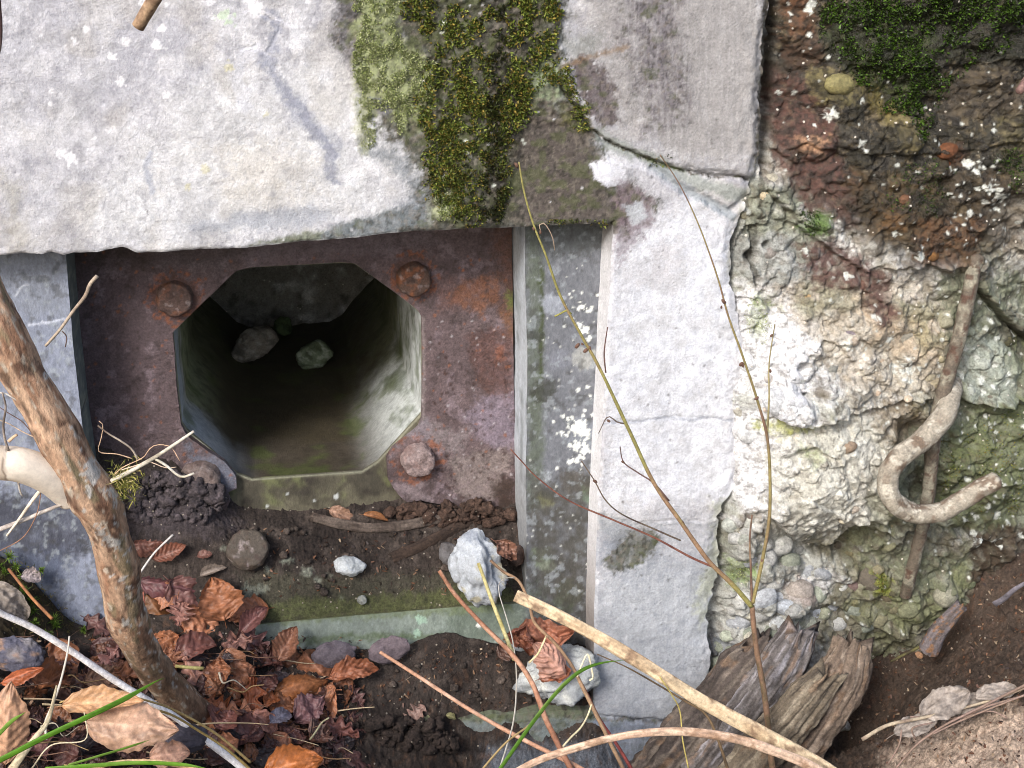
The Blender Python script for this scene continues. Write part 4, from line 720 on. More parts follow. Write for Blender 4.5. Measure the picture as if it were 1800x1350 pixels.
# ================================================================ SOIL ON THE SILL AND THE GROUND
def field(cps, lam=1e-5):
    A = np.array([P(a, b, y) for a, b, y in cps]); return TPS(A[:, :2], A[:, 2], lam)
sill_h = field([(205, 820, .172), (250, 850, .165), (300, 845, .168), (350, 868, .172), (400, 905, .178), (440, 912, .185), (520, 905, .19), (620, 900, .19), (690, 892, .186), (760, 900, .178), (830, 905, .176), (905, 892, .176), (200, 960, .13), (300, 960, .13), (400, 968, .125), (500, 985, .12), (600, 985, .12), (700, 985, .12), (800, 985, .12), (900, 1000, .115),
                (230, 1050, .09), (320, 1065, .088), (450, 1088, .078), (550, 1082, .076), (650, 1076, .074), (760, 1066, .074), (850, 1062, .076), (920, 1058, .076), (240, 920, .15), (900, 940, .15)])
ground_h = field([(-100, 960, .06), (0, 985, .06), (60, 1030, .06), (110, 1085, .06), (150, 1108, .06), (220, 1100, .055), (320, 1094, .05), (420, 1104, .055), (455, 1140, .055), (520, 1148, .06), (700, 1142, .066), (900, 1142, .066), (1040, 1140, .066), (0, 1100, -.06), (100, 1180, -.06), (250, 1210, -.08), (400, 1220, -.06), (520, 1220, -.02), (640, 1200, .02), (800, 1222, .012), (900, 1232, .012), (1030, 1242, .012), (600, 1262, -.03), (770, 1262, -.012),
                  (0, 1230, -.25), (150, 1290, -.25), (0, 1350, -.42), (200, 1350, -.35), (400, 1330, -.2), (560, 1350, -.14), (700, 1345, -.06), (800, 1322, -.02), (860, 1345, -.02), (950, 1350, -.02), (1100, 1370, -.02), (1050, 1400, -.2), (800, 1400, -.2), (1250, 1380, -.03), (1200, 1420, -.2), (1400, 1420, -.25), (1300, 1300, -.01), (1450, 1270, .04), (1490, 1300, .035), (1530, 1262, .035),
                  (1520, 1215, .045), (1545, 1185, .06), (1600, 1150, .07), (1660, 1100, .07), (1700, 1010, .07), (1750, 955, .07), (1850, 920, .06), (1600, 1220, -.03), (1700, 1150, -.03), (1800, 1060, -.03), (1900, 1000, -.03), (1520, 1310, -.08), (1600, 1300, -.2), (1700, 1250, -.22), (1800, 1180, -.22), (1600, 1400, -.35), (1750, 1350, -.42), (1850, 1300, -.42), (1950, 1200, -.3),
                  (-200, 1100, .0), (-200, 1300, -.35)], 2e-5)
def sgnoise(x, y):
    return fbm(x*22, y*22, o=4, seed=401)*.008+fbm(x*90, y*90, o=4, seed=402)*.0045
def clods(x, y, sc=120, amp=.004, sd_=411):
    d1, d2, i = worley(x*sc+fbm(x*50, y*50)*.5, y*sc, sd_); return (i > .35)*np.clip(1-(d1/.42)**2, 0, 1)*amp*(.4+i)
def sill_z(x, y): return sill_h(x, y)+sgnoise(x, y)*ss(.072, .10, y)+clods(x, y)*ss(.075, .1, y)
def ground_z(x, y):
    yy = np.clip(y, -.5, .12); xx = np.clip(x, -1.15, 1.2); z = ground_h(xx, yy)
    far = ss(.45, .9, -y)+ss(1.1, 1.7, np.abs(x)); far = np.clip(far, 0, 1); z = z*(1-far)+(-.56)*far
    q_ = .35+.65*np.clip(ss(.05, .0, y)*1.0+ss(.9, 1.0, x), 0, 1); zed = z+(sgnoise(x, y)*1.25+clods(x, y, 75, .007, 421)+clods(x, y, 150, .004, 431))*q_
    return zed
def soil_paint(u, v):
    p = Paint(u, v, col(76, 67, 62), .15); p.noise(col(54, 46, 43), -.2, .3, 50, .8, 441); p.noise(col(104, 93, 86), .1, .5, 26, .6, 442); p.noise(col(44, 36, 32), .1, .4, 12, .6, 443)
    return p
xa, xb = P(165, 950, .13)[0], P(927, 950, .1)[0]+.004
xs1 = np.arange(xa, xb, .0018); ys1 = np.arange(Y_L+.002, Y_B+.002, .0018); X1, Y1 = np.meshgrid(xs1, ys1); Z1 = sill_z(X1, Y1)
SV = np.stack([X1, Y1, Z1], -1).reshape(-1, 3); u, v = proj(SV); p = soil_paint(u, v)
p.poly([(205, 830), (400, 850), (420, 930), (300, 950), (200, 930)], col(84, 76, 80), .8, 20, 16, 24, 444, mott=.2); p.poly([(420, 1010), (900, 1010), (900, 1050), (780, 1072), (450, 1095)], col(86, 84, 70), .75, 14, 14, 22, 445, mott=.35, msc=12)
for (a, b, r) in ((505, 985, 14), (540, 1005, 12), (560, 1018, 8), (470, 1000, 8), (440, 1035, 16), (440, 1050, 12), (462, 1035, 12), (600, 1050, 6), (395, 965, 10), (580, 1010, 5)):
    p.poly([(a-r, b), (a-r*.6, b-r*.5), (a+r*.7, b-r*.4), (a+r, b+r*.2), (a+r*.3, b+r*.6), (a-r*.6, b+r*.4)], col(150, 154, 140), .75, 3, r*.6, 9, a, mott=.4, msc=5)
p.poly([(450, 1060), (900, 1030), (910, 1062), (700, 1078), (450, 1096)], col(96, 102, 62), .7, 8, 12, 14, 446, mott=.4, msc=7)
mk('sill_soil', SV, grid_faces(len(ys1), len(xs1)), M_SOIL, None, p.c, p.w, kind='structure')
gx = np.concatenate([np.linspace(-5, -1.25, 12), np.arange(-1.2, 1.2, .0031), np.linspace(1.25, 5, 12)]); gy = np.concatenate([np.linspace(-5, -.75, 14), np.arange(-.7, .125, .0031)])
GX, GY = np.meshgrid(gx, gy); GZ = ground_z(GX, GY); GZ = np.where((GY > .066) & (GX < P(1100, 1100, 0)[0]), GZ-.03, GZ)
GV = np.stack([GX, GY, GZ], -1).reshape(-1, 3); u, v = proj(GV); bad = (GV[:, 1] < -1.2); u = np.where(bad, -3000, u); v = np.where(bad, 3000, v)
p = soil_paint(u, v)
p.poly([(1480, 1200), (1700, 1000), (2000, 900), (2000, 1400), (1480, 1400)], col(86, 72, 62), .85, 20, 20, 40, 451, mott=.2, msc=14); p.poly([(1620, 1290), (1740, 1240), (1900, 1230), (1900, 1500), (1560, 1500), (1560, 1330)], col(206, 184, 166), .95, 22, 24, 30, 452, mott=.35, msc=10)
p.poly([(-100, 960), (60, 1000), (140, 1110), (0, 1130), (-100, 1100)], col(72, 62, 40), .8, 14, 14, 24, 453, mott=.3); p.poly([(860, 1310), (1270, 1300), (1300, 1500), (820, 1500)], col(130, 138, 150), .7, 18, 16, 26, 454, mott=.3)
p.noise(col(108, 80, 62), .2, .5, 9, .5, 455)
mk('ground', GV, grid_faces(len(gy), len(gx)), M_SOIL, None, p.c, p.w, kind='structure')

gx0 = int(np.searchsorted(gx, -1.1999)); gxs = gx[(gx > -1.201) & (gx < 1.199)]; gj0 = int(np.argmin(abs(gx-gxs[0]))); gys = gy[gy > -.701]; gi0 = int(np.argmin(abs(gy-gys[0])))
def hit(px, py, lift=0.0):
    """where the line of sight at that pixel meets the sill soil or the ground"""
    d = rays(px, py); t = np.linspace(1.0, 3.2, 1400); X_ = CAM+d*t[:, None]
    s_ok = (X_[:, 1] > Y_L) & (X_[:, 1] < Y_B) & (X_[:, 0] > xa) & (X_[:, 0] < xb)
    i1 = np.clip(((X_[:, 1]-ys1[0])/.0018).round().astype(int), 0, len(ys1)-1); j1 = np.clip(((X_[:, 0]-xs1[0])/.0018).round().astype(int), 0, len(xs1)-1)
    zz = np.where(s_ok, Z1[i1, j1], -9)
    i2 = gi0+np.clip(((X_[:, 1]-gys[0])/.0031).round().astype(int), 0, len(gys)-1); j2 = gj0+np.clip(((X_[:, 0]-gxs[0])/.0031).round().astype(int), 0, len(gxs)-1)
    z2 = np.where((X_[:, 1] < Y_L+(.05 if px > 1250 else 0)) & (X_[:, 1] > -.69), GZ[i2, j2], -9); zz = np.maximum(zz, z2)
    k = np.argmax(X_[:, 2] < zz)
    if k == 0: k = int(np.argmin(abs(X_[:, 1]-.05)))
    return X_[k]-d*0.002+np.array([0, 0, lift])
# ================================================================ STICKS, STEMS, BARS
def catmull(pts, n):
    pts = np.asarray(pts, float)
    if len(pts) == 2: pts = np.array([pts[0], pts[0]*.67+pts[1]*.33, pts[0]*.33+pts[1]*.67, pts[1]])
    d = np.r_[0, np.cumsum(np.linalg.norm(np.diff(pts, axis=0), axis=1))]; e = np.concatenate([[2*pts[0]-pts[1]], pts, [2*pts[-1]-pts[-2]]])
    out = []; ts = np.linspace(0, d[-1], n)
    for t in ts:
        i = min(max(int(np.searchsorted(d, t, 'right'))-1, 0), len(pts)-2); f = (t-d[i])/max(d[i+1]-d[i], 1e-9); a, b, c, e2 = e[i], e[i+1], e[i+2], e[i+3]
        out.append(.5*((2*b)+(-a+c)*f+(2*a-5*b+4*c-e2)*f*f+(-a+3*b-3*c+e2)*f**3))
    return np.array(out), ts/d[-1]
def tube(pts, r, n=None, k=8, rough=.06, freq=40, seed=1, flat=None, rfun=None, ridges=0, capround=False, jag=0):
    """tapered tube; r = (r0, r1) metres; returns V, F, (ring parameter, angle)"""
    L = np.linalg.norm(np.diff(np.asarray(pts), axis=0), axis=1).sum(); n = n or int(np.clip(L/0.006, 8, 160)); C_, t = catmull(pts, n)
    T = np.gradient(C_, axis=0); T /= np.linalg.norm(T, axis=1)[:, None]; a = np.array([0, -1.0, 0.05]) if abs(T[0][1]) < .9 else np.array([0, 0, 1.0]); N_ = []
    for i in range(n): a = a-T[i]*(a@T[i]); a /= np.linalg.norm(a); N_.append(a.copy())
    N_ = np.array(N_); B = np.cross(T, N_); th = np.arange(k)/k*2*math.pi
    R_ = (r[0]+(r[1]-r[0])*t); 
    if rfun is not None: R_ = R_*rfun(t)
    TT, TH = np.meshgrid(t, th, indexing='ij'); s = TT*L
    nz = fbm(np.cos(TH)*1.1+s*freq, np.sin(TH)*1.1, s*freq*.5, o=4, seed=seed)*rough
    if ridges: nz = nz+ridges*(ridge(np.cos(TH)*3.2, np.sin(TH)*3.2, s*9, o=3, seed=seed+1)-.5)
    RR = R_[:, None]*(1+nz); fa, fb = flat if flat else (1, 1)
    off = s*0
    if jag: off = jag*(fbm(np.cos(TH)*4, np.sin(TH)*4, o=3, seed=seed+4))*ss(.93, 1, TT)
    V = C_[:, None]+N_[:, None]*(np.cos(TH)*RR*fb)[..., None]+B[:, None]*(np.sin(TH)*RR*fa)[..., None]+T[:, None]*off[..., None]
    tips = []
    c0, c1 = V[0].mean(0), V[-1].mean(0)
    V = V.reshape(-1, 3); F = grid_faces(n, k, True)
    # caps: one inner ring and a point, as degenerate quads
    m = len(V); q = 0.55; i0 = c0+(V[:k]-c0)*q-T[0]*R_[0]*(.25 if capround else .02); i1 = c1+(V[m-k:m]-c1)*q+T[-1]*R_[-1]*(.3 if capround else .02)
    V = np.concatenate([V, i0, i1, [c0-T[0]*R_[0]*(.35 if capround else 0)], [c1+T[-1]*R_[-1]*(.45 if capround else -.05)]])
    ar = np.arange(k); nx = (ar+1) % k
    Fc = [np.stack([ar, nx, m+nx, m+ar], 1)[:, ::-1], np.stack([m-k+ar, m-k+nx, m+k+nx, m+k+ar], 1)]
    F = np.concatenate([F]+Fc); tri = [tuple(x) for x in np.stack([m+nx, m+ar, np.full(k, m+2*k)], 1)]+[tuple(x) for x in np.stack([m+k+ar, m+k+nx, np.full(k, m+2*k+1)], 1)]
    faces = [tuple(x) for x in F.tolist()]+[tuple(int(i) for i in x) for x in tri]
    tt = np.concatenate([TT.ravel(), np.zeros(k), np.ones(k), [0], [1]]); hh = np.concatenate([TH.ravel(), th, th, [0], [0]]); return V, faces, tt, hh
def pts3(lst, lift=0.006):
    o = []
    for q in lst: o.append(P(q[0], q[1], q[2]) if len(q) == 3 else hit(q[0], q[1], lift))
    return np.array(o)
def wpx(p, w): return w*.5*dist(p)/FOC
def stick(name, lst, w0, w1, c1, c2=None, seed=1, mat=None, parent=None, k=8, rough=.12, lift=.006, wet=0, c3=None, csc=14, **kw):
    tk = {q: kw.pop(q) for q in ('n', 'freq', 'flat', 'rfun', 'ridges', 'capround', 'jag') if q in kw}
    X = pts3(lst, lift) if not isinstance(lst, np.ndarray) else lst
    V, F, t, th = tube(X, (wpx(X[0], w0), wpx(X[-1], w1)), k=k, rough=rough, seed=seed, **tk)
    V = np.asarray(V); L_s = np.linalg.norm(np.diff(X, axis=0), axis=1).sum(); R_s = wpx(X[0], w0); p = Paint((np.cos(th)+1.4*np.sin(th))*R_s*1000+seed*13, t*L_s*1000, col(*c1), wet)
    if c2: p.noise(col(*c2), -.1, .35, csc, .85, seed+2, sy=csc*1.6)
    if tk.get('flat'): p.mix(ss(.0, .35, fbm(th*2.2, t*5, o=4, seed=seed+20))*.6, col(*[x*.72 for x in c1])); p.mix(ss(.05, .4, fbm(th*3.5+9, t*8, o=4, seed=seed+21))*.5, col(*[min(250, x*1.12) for x in c1])); p.mix(ss(.3, .5, fbm(th*2, t*70, o=3, seed=seed+22))*.5, col(*[x*.5 for x in c1]))
    if c3: p.noise(col(*c3), .18, .4, csc*.6, .8, seed+7)
    if mat is M_BARK or mat is None:
        e = (t > .999) | (t < .001)
    return mk(name, V, F, mat or M_TWIG, parent, p.c, p.w, **kw)

# ---- the leaning trunk in front of the left jamb
tb = hit(338, 1250)
trunk_pts = np.array([P(-75, 440, -.37), P(-30, 530, -.39), P(28, 640, -.40), P(92, 745, -.40), P(143, 842, -.39), P(180, 900, -.38), P(205, 985, -.35), P(222, 1080, -.31), P(262, 1165, -.24), P(322, 1235, -.16), tb+np.array([.02, .02, -.03])])
tree = empty('crooked_trunk', 'leaning crooked brown trunk with lichen spots in front of the left jamb', 'tree', tb)
def trunk_r(t): return 1+.10*np.exp(-((t-.52)/.035)**2)+.05*np.sin(t*23)+.03*np.sin(t*51+1)+.07*np.exp(-((t-.78)/.02)**2)+.08*np.exp(-((t-.36)/.02)**2)
V, F, t, th = tube(trunk_pts, (wpx(trunk_pts[0], 84), wpx(tb, 52)), n=340, k=64, rough=.085, freq=34, seed=61, rfun=trunk_r, ridges=.10)
V = np.asarray(V); u, v = proj(V); s = t*1.1
p = Paint(u, v, col(186, 152, 126)); fx = fbm(th*1.6+s*3, s*5, o=3, seed=62)*1.2
st = fbm(th*3.0, s*22, o=4, seed=63); p.mix(ss(-.1, .35, st)*.8, col(146, 106, 82)); p.mix(ss(.12, .3, fbm(th*1.7, s*40, o=5, seed=164, g=.6))*.85, col(96, 68, 54)); p.mix(ss(.1, .5, fbm(th*2.2, s*12, o=4, seed=64))*.8, col(214, 180, 152)); p.mix(ss(.15, .45, fbm(th*4, s*34, o=4, seed=65))*.75, col(92, 74, 62)); p.mix(ss(.25, .5, fbm(th*2, s*16, o=3, seed=66))*.6, col(120, 116, 88))
p.mix(ss(-20, 40, v-1130)*.6, col(120, 96, 76)); p.mix(ss(.32, .5, fbm(th*5, s*60, o=3, seed=67))*.8, col(196, 184, 168))
R = np.random.RandomState(4)
p.dots([(157, 812, 8), (160, 828, 13), (163, 842, 8), (155, 860, 5), (84, 652, 9), (87, 660, 6), (196, 862, 5), (203, 868, 6), (172, 930, 7), (190, 950, 8), (205, 955, 6), (196, 1012, 3), (215, 1018, 5), (222, 1092, 5)]+[(100+v_*.28+R.normal()*30, 520+v_, R.uniform(1, 3.6)) for v_ in R.uniform(0, 700, 130)], col(196, 192, 188), .9, rag=.9)
p.mix(ss(.0, .12, np.abs(np.sin((th-2.0)/2))*-1+.13)*ss(1000, 1060, v)*.9, col(214, 196, 160))
mk('trunk', V, F, M_BARK, tree, p.c, p.w)
cut = pts3([(-70, 800, -.42), (-10, 812, -.415), (40, 818, -.41), (90, 838, -.395), (128, 866, -.375)])
V, F, t, th = tube(cut, (wpx(cut[0], 58), wpx(cut[-1], 66)), n=70, k=32, rough=.03, seed=71, capround=True); V = np.asarray(V); u, v = proj(V)
p = Paint(u, v, col(250, 240, 226, .98)); p.mix(ss(14, 6, u+fbm(u/9, v/9, o=3, seed=72)*8)*.8, col(220, 204, 186)); p.line([(14, 780), (8, 800), (4, 820), (12, 845)], 1.2, col(130, 110, 96), .8, 1, 2, 8); mk('peeled_branch', V, F, M_GRASS, tree, p.c, p.w)
def twig(lst, w0, w1, c1=(200, 190, 176), c2=(140, 124, 108), seed=1, parent=tree, **kw): return stick('twig', [(q[0], q[1], -.395+(q[2]+.47)*.33) for q in lst], w0, w1, c1, c2, seed, parent=parent, k=7, **kw)
twig([(80, 608, -.545), (105, 580, -.55), (128, 548, -.55), (150, 520, -.56), (158, 500, -.56), (171, 485, -.56)], 5, 7, (176, 160, 142), (130, 112, 98), 81)
twig([(109, 582, -.55), (117, 592, -.55), (115, 610, -.55)], 2.5, 2, (90, 72, 66), None, 82)
twig([(196, 846, -.46), (230, 828, -.465), (262, 810, -.47), (300, 786, -.48), (341, 758, -.49)], 9, 5, (206, 198, 184), (150, 140, 122), 83)
twig([(272, 806, -.47), (292, 818, -.475), (318, 838, -.48), (341, 832, -.485)], 5, 4, (226, 220, 206), (180, 170, 150), 84)
twig([(242, 808, -.46), (232, 790, -.46), (212, 775, -.46), (190, 762, -.46), (172, 748, -.46)], 4, 3, (120, 104, 92), (190, 176, 160), 85)
twig([(205, 830, -.46), (200, 836, -.46), (215, 822, -.46), (245, 808, -.465), (256, 800, -.47), (262, 790, -.47), (276, 782, -.47), (300, 786, -.47), (316, 810, -.48)], 1.8, 1.4, (214, 180, 150), None, 86)
twig([(232, 806, -.46), (205, 798, -.46), (174, 794, -.46), (178, 770, -.46), (181, 748, -.46), (174, 740, -.46)], 2, 1.4, (214, 180, 150), None, 87)
twig([(214, 826, -.465), (240, 818, -.468), (262, 812, -.47), (290, 822, -.47), (310, 821, -.47)], 2, 1.4, (226, 200, 176), None, 88)
twig([(120, 882, -.47), (80, 898, -.48), (40, 915, -.49), (-20, 938, -.5)], 6, 9, (196, 186, 178), (136, 124, 118), 89)
twig([(80, 852, -.50), (60, 876, -.5), (32, 915, -.51), (12, 942, -.515)], 8, 4, (222, 208, 190), (180, 160, 140), 90)
twig([(30, 840, -.52), (36, 866, -.52), (40, 872, -.52)], 4, 3, (190, 180, 170), None, 91)
twig([(72, 850, -.5), (70, 880, -.5), (62, 910, -.5), (40, 945, -.5), (0, 968, -.5), (-30, 980, -.5)], 1.8, 1.6, (150, 110, 86), None, 92)
twig([(15, 792, -.55), (8, 770, -.55), (6, 745, -.56), (10, 715, -.56), (4, 690, -.57)], 5, 3, (150, 138, 128), (90, 78, 70), 93)
twig([(15, 776, -.55), (24, 768, -.55), (30, 764, -.55)], 6, 5, (200, 170, 140), (120, 90, 70), 94)
twig([(-10, 690, -.56), (10, 692, -.56), (30, 704, -.55), (20, 690, -.55), (30, 676, -.55)], 3, 2, (220, 214, 204), None, 95)
twig([(64, 770, -.52), (38, 758, -.53), (16, 745, -.53), (-10, 735, -.54)], 2.2, 1.8, (214, 190, 166), None, 96); twig([(58, 764, -.52), (40, 742, -.53), (18, 728, -.53), (-10, 710, -.54)], 1.8, 1.4, (120, 90, 74), None, 97)
# moss and dead grass caught on the twig
R = np.random.RandomState(71); Vs = []; Fs = []; Cs = []; n_ = 0
def blades(points, normals, length, width, cols, R, lean=.8, segs=1):
    """little two-sided leaves as tapered strips"""
    n = len(points); d = normals+R.normal(size=(n, 3))*lean; d /= np.linalg.norm(d, axis=1)[:, None]; s = np.cross(d, R.normal(size=(n, 3))); s /= np.linalg.norm(s, axis=1)[:, None]; nn = np.cross(d, s)
    L_ = length*R.uniform(.5, 1.3, n)[:, None]; W_ = width*R.uniform(.7, 1.3, n)[:, None]; b = points
    V = np.stack([b-s*W_*.5, b+s*W_*.5, b+d*L_*.6+s*W_*.5+nn*L_*.12, b+d*L_*.6-s*W_*.5+nn*L_*.12, b+d*L_+nn*L_*.3], 1)
    i = np.arange(n)[:, None]*5; V = V.reshape(-1, 3); F = [tuple(x) for x in (i+np.array([0, 1, 2, 3])).tolist()]+[tuple(x) for x in (i+np.array([3, 2, 4])).tolist()]
    return V, F, np.repeat(cols, 5, 0)
pp_ = P(218, 845, -.385)+R.normal(size=(420, 3))*np.array([.010, .008, .013]); V, F, c_ = blades(pp_, np.tile([.4, -.3, -.4], (420, 1)), .012, .0012, np.array([col(150, 146, 70), col(110, 116, 50), col(190, 176, 120)])[R.randint(0, 3, 420)], R, 1.0)
mk('moss_clump', V, F, M_MOSS, tree, c_, kind='stuff')

# ---- upright sapling before the pier
sb = hit(1352, 1360); sap = empty('bare_sapling', 'thin bare upright sapling forking low down, in front of the pier and broken concrete', 'sapling', P(1365, 1420, -.2))
SG = (132, 104, 84); SG2 = (96, 84, 62)
stick('stem', [(1375, 1500, -.22), (1358, 1350, -.2), (1345, 1230, -.195), (1328, 1130, -.19), (1322, 1066, -.19)], 13, 9, SG, SG2, 111, parent=sap, k=12)
stick('branch', [(1321, 1066, -.19), (1290, 1030, -.19), (1245, 985, -.19), (1195, 915, -.19), (1150, 850, -.19), (1112, 770, -.19), (1070, 680, -.19), (1045, 630, -.19), (1022, 590, -.19), (985, 520, -.19), (960, 450, -.19), (938, 395, -.19), (922, 340, -.19), (912, 285, -.19)], 9, 3, (146, 140, 84), (150, 116, 96), 112, parent=sap, k=10, csc=60)
stick('branch', [(1323, 1060, -.19), (1340, 985, -.19), (1353, 900, -.19), (1350, 780, -.19), (1330, 700, -.19), (1305, 625, -.19), (1280, 555, -.19), (1262, 490, -.19), (1230, 400, -.19), (1195, 325, -.19), (1160, 272, -.19)], 7, 1.6, (140, 128, 84), (120, 90, 80), 113, parent=sap, k=9, csc=50)
stick('branch', [(1348, 770, -.19), (1352, 700, -.19), (1352, 640, -.19), (1362, 570, -.19)], 4, 2, (160, 150, 110), (120, 110, 80), 114, parent=sap, k=7)
stick('branch', [(1322, 1066, -.19), (1320, 1000, -.185), (1318, 950, -.18), (1322, 905, -.18)], 5, 3, (110, 86, 74), (140, 120, 96), 115, parent=sap, k=7)
stick('branch', [(1262, 1000, -.19), (1215, 980, -.19), (1150, 945, -.19), (1080, 915, -.19), (1000, 880, -.19), (945, 840, -.19), (918, 812, -.19), (898, 790, -.19)], 4.5, 2.2, (128, 84, 70), (110, 66, 58), 116, parent=sap, k=7)
stick('branch', [(1196, 950, -.19), (1150, 930, -.19), (1095, 905, -.19), (1065, 880, -.19), (1045, 845, -.19), (1022, 810, -.19)], 3.4, 2, (84, 70, 64), (110, 96, 80), 117, parent=sap, k=7)
stick('branch', [(1176, 880, -.19), (1150, 850, -.19), (1120, 830, -.19), (1096, 812, -.19), (1090, 785, -.19)], 3.4, 2, (110, 84, 80), (84, 66, 60), 118, parent=sap, k=7)
stick('branch', [(1065, 655, -.19), (1062, 620, -.19), (1068, 575, -.19)], 3, 2, (96, 70, 66), None, 119, parent=sap, k=7)
stick('branch', [(1098, 745, -.19), (1085, 742, -.19), (1068, 733, -.19), (1052, 762, -.19)], 3, 1.4, (96, 84, 76), None, 120, parent=sap, k=7)
stick('branch', [(1004, 552, -.19), (996, 546, -.19), (984, 552, -.19), (975, 556, -.19)], 4, 3, (150, 146, 80), None, 121, parent=sap, k=7)
R = np.random.RandomState(12)
for (a, b) in ((938, 402), (950, 408), (1024, 605), (1030, 616), (1015, 608), (1037, 612), (1272, 530), (1268, 540), (1306, 642), (1303, 640), (1330, 700), (1356, 590), (1354, 652), (1200, 918), (1292, 1035), (1340, 984), (1095, 812), (1046, 846), (908, 290), (1236, 972), (1070, 740)):
    q = P(a, b, -.191); V, F = lump(q, .0016+R.rand()*.0014, int(a+b), (1, 1, 1.7), .25, 2, 8, R.uniform(-1, 1)); mk('bud', V, F, M_TWIG, sap, col(104, 78, 66))
# curled dry tendril at the tip
stick('tendril', [(952, 410, -.19), (948, 396, -.19), (955, 392, -.19), (964, 402, -.19), (972, 420, -.19), (975, 440, -.19)], 2, 1.6, (170, 150, 130), None, 122, parent=sap, k=6)

# ---- loose stems, reeds, straws in front
def loose(name, label, cat, lst, w0, w1, c1, c2=None, seed=1, **kw): return stick(name, lst, w0, w1, c1, c2, seed, label=label, cat=cat, **kw)
loose('reed', 'thick pale tan split reed stalk running from the jamb down to lower right', 'reed', [(906, 1047, -.20), (960, 1072, -.22), (1060, 1125, -.25), (1150, 1180, -.28), (1240, 1236, -.31), (1330, 1285, -.34), (1420, 1335, -.37), (1520, 1400, -.42)], 21, 30, (214, 192, 160), (176, 150, 120), 131, flat=(1, .45), k=22, ridges=.22, rough=.12, freq=18, jag=.02, n=160, csc=30, c3=(130, 104, 84))
loose('reed', 'pale pinkish arched reed crossing the bottom edge, in front of the split stalk', 'reed', [(840, 1400, -.42), (930, 1345, -.42), (1010, 1315, -.42), (1100, 1293, -.42), (1200, 1286, -.42), (1290, 1298, -.42), (1360, 1320, -.42), (1430, 1350, -.42), (1500, 1400, -.42)], 13, 20, (224, 194, 170), (194, 158, 134), 132, flat=(1, .5), k=20, ridges=.18, rough=.16, freq=14, n=160, csc=30, c3=(150, 120, 96))
loose('dry_stalk', 'reddish brown dead stem slanting from beside the pale rock down to the bottom edge', 'stem', [(772, 1003, -.08), (800, 1045, -.1), (850, 1100, -.14), (900, 1150, -.18), (935, 1200, -.22), (960, 1265, -.26), (1000, 1345, -.3), (1030, 1400, -.33)], 7, 11, (146, 102, 80), (178, 138, 114), 133, k=10)
loose('dry_stalk', 'long straight orange brown stem with a white tip, crossing over the dark soil', 'stem', [(668, 1146, -.10), (740, 1192, -.14), (830, 1250, -.19), (920, 1300, -.24), (1010, 1345, -.29), (1100, 1395, -.34)], 6, 9, (186, 142, 116), (206, 172, 150), 134, k=10)
loose('dry_stalk', 'short dry greenish broken stalk standing before the pale rock', 'stem', [(841, 990, -.06), (852, 1020, -.08), (868, 1065, -.1), (888, 1115, -.13), (905, 1160, -.16)], 6, 8, (196, 186, 136), (150, 140, 80), 135, k=8)
loose('grass_straw', 'white thin bent straw hanging vertically beside the broken stalk', 'straw', [(905, 1016, -.1), (890, 1016, -.11), (878, 1025, -.12), (878, 1045, -.13), (890, 1085, -.15), (902, 1130, -.17), (908, 1190, -.2), (904, 1260, -.23), (890, 1315, -.26), (872, 1370, -.3)], 2.4, 6, (244, 238, 226), None, 136, flat=(1, .4), mat=M_GRASS)
loose('grass_straw', 'pale straw crossing the green blade near the bottom edge', 'straw', [(955, 1250, -.3), (930, 1275, -.32), (890, 1305, -.34), (850, 1350, -.37), (820, 1390, -.4)], 4, 5, (206, 180, 130), None, 137, flat=(1, .5), mat=M_GRASS)
def ribbon(name, label, cat, lst, w, c1, c2, seed=1, mat=None, taper=True, **kw):
    prof = (lambda t: np.clip(np.minimum(1, (1-t)*5), .08, 1)) if taper else None
    return stick(name, lst, w, w*.9, c1, c2, seed, mat=mat or M_GRASS, k=8, flat=(1, .22), rfun=prof, rough=.02, csc=30, label=label, cat=cat, **kw)
ribbon('grass', 'bright green grass blade arching over the pale stone below the pier corner', 'grass blade', [(830, 1420, -.42), (880, 1350, -.4), (940, 1265, -.38), (985, 1210, -.36), (1020, 1180, -.35), (1055, 1166, -.34), (1100, 1160, -.34)], 8, (96, 140, 46), (126, 160, 70), 141)
ribbon('grass', 'long green grass blade across the big tan leaf at lower left', 'grass blade', [(-70, 1370, -.62), (0, 1336, -.62), (70, 1300, -.61), (150, 1262, -.6), (220, 1228, -.58), (270, 1200, -.56), (288, 1192, -.55)], 11, (104, 158, 44), (140, 190, 70), 142)
ribbon('grass', 'thin green blade lying along the bottom left edge', 'grass blade', [(80, 1352, -.6), (160, 1346, -.6), (240, 1341, -.6), (320, 1344, -.6), (370, 1352, -.6)], 9, (112, 160, 50), (140, 180, 80), 143)
ribbon('grass', 'short green blade under the glossy tan leaf', 'grass blade', [(120, 1345, -.6), (170, 1330, -.59), (220, 1315, -.58), (265, 1300, -.57)], 5, (120, 160, 60), (150, 180, 90), 144)
ribbon('grass', 'yellow green tip over the grey flake at the left edge', 'grass blade', [(-40, 1320, -.6), (-10, 1298, -.6), (20, 1268, -.6), (45, 1252, -.6)], 8, (130, 170, 70), (160, 190, 90), 145, taper=True)
loose('bramble', 'thorny grey brown bramble stem passing over the pale stone, red lower down', 'bramble', [(862, 985, -.02), (885, 1005, -.04), (912, 1022, -.07), (930, 1060, -.1), (940, 1095, -.12), (975, 1130, -.15), (1005, 1170, -.18), (1025, 1210, -.2), (1050, 1260, -.23), (1075, 1310, -.25), (1110, 1380, -.28)], 5, 8, (150, 122, 96), (110, 86, 68), 146, k=8)
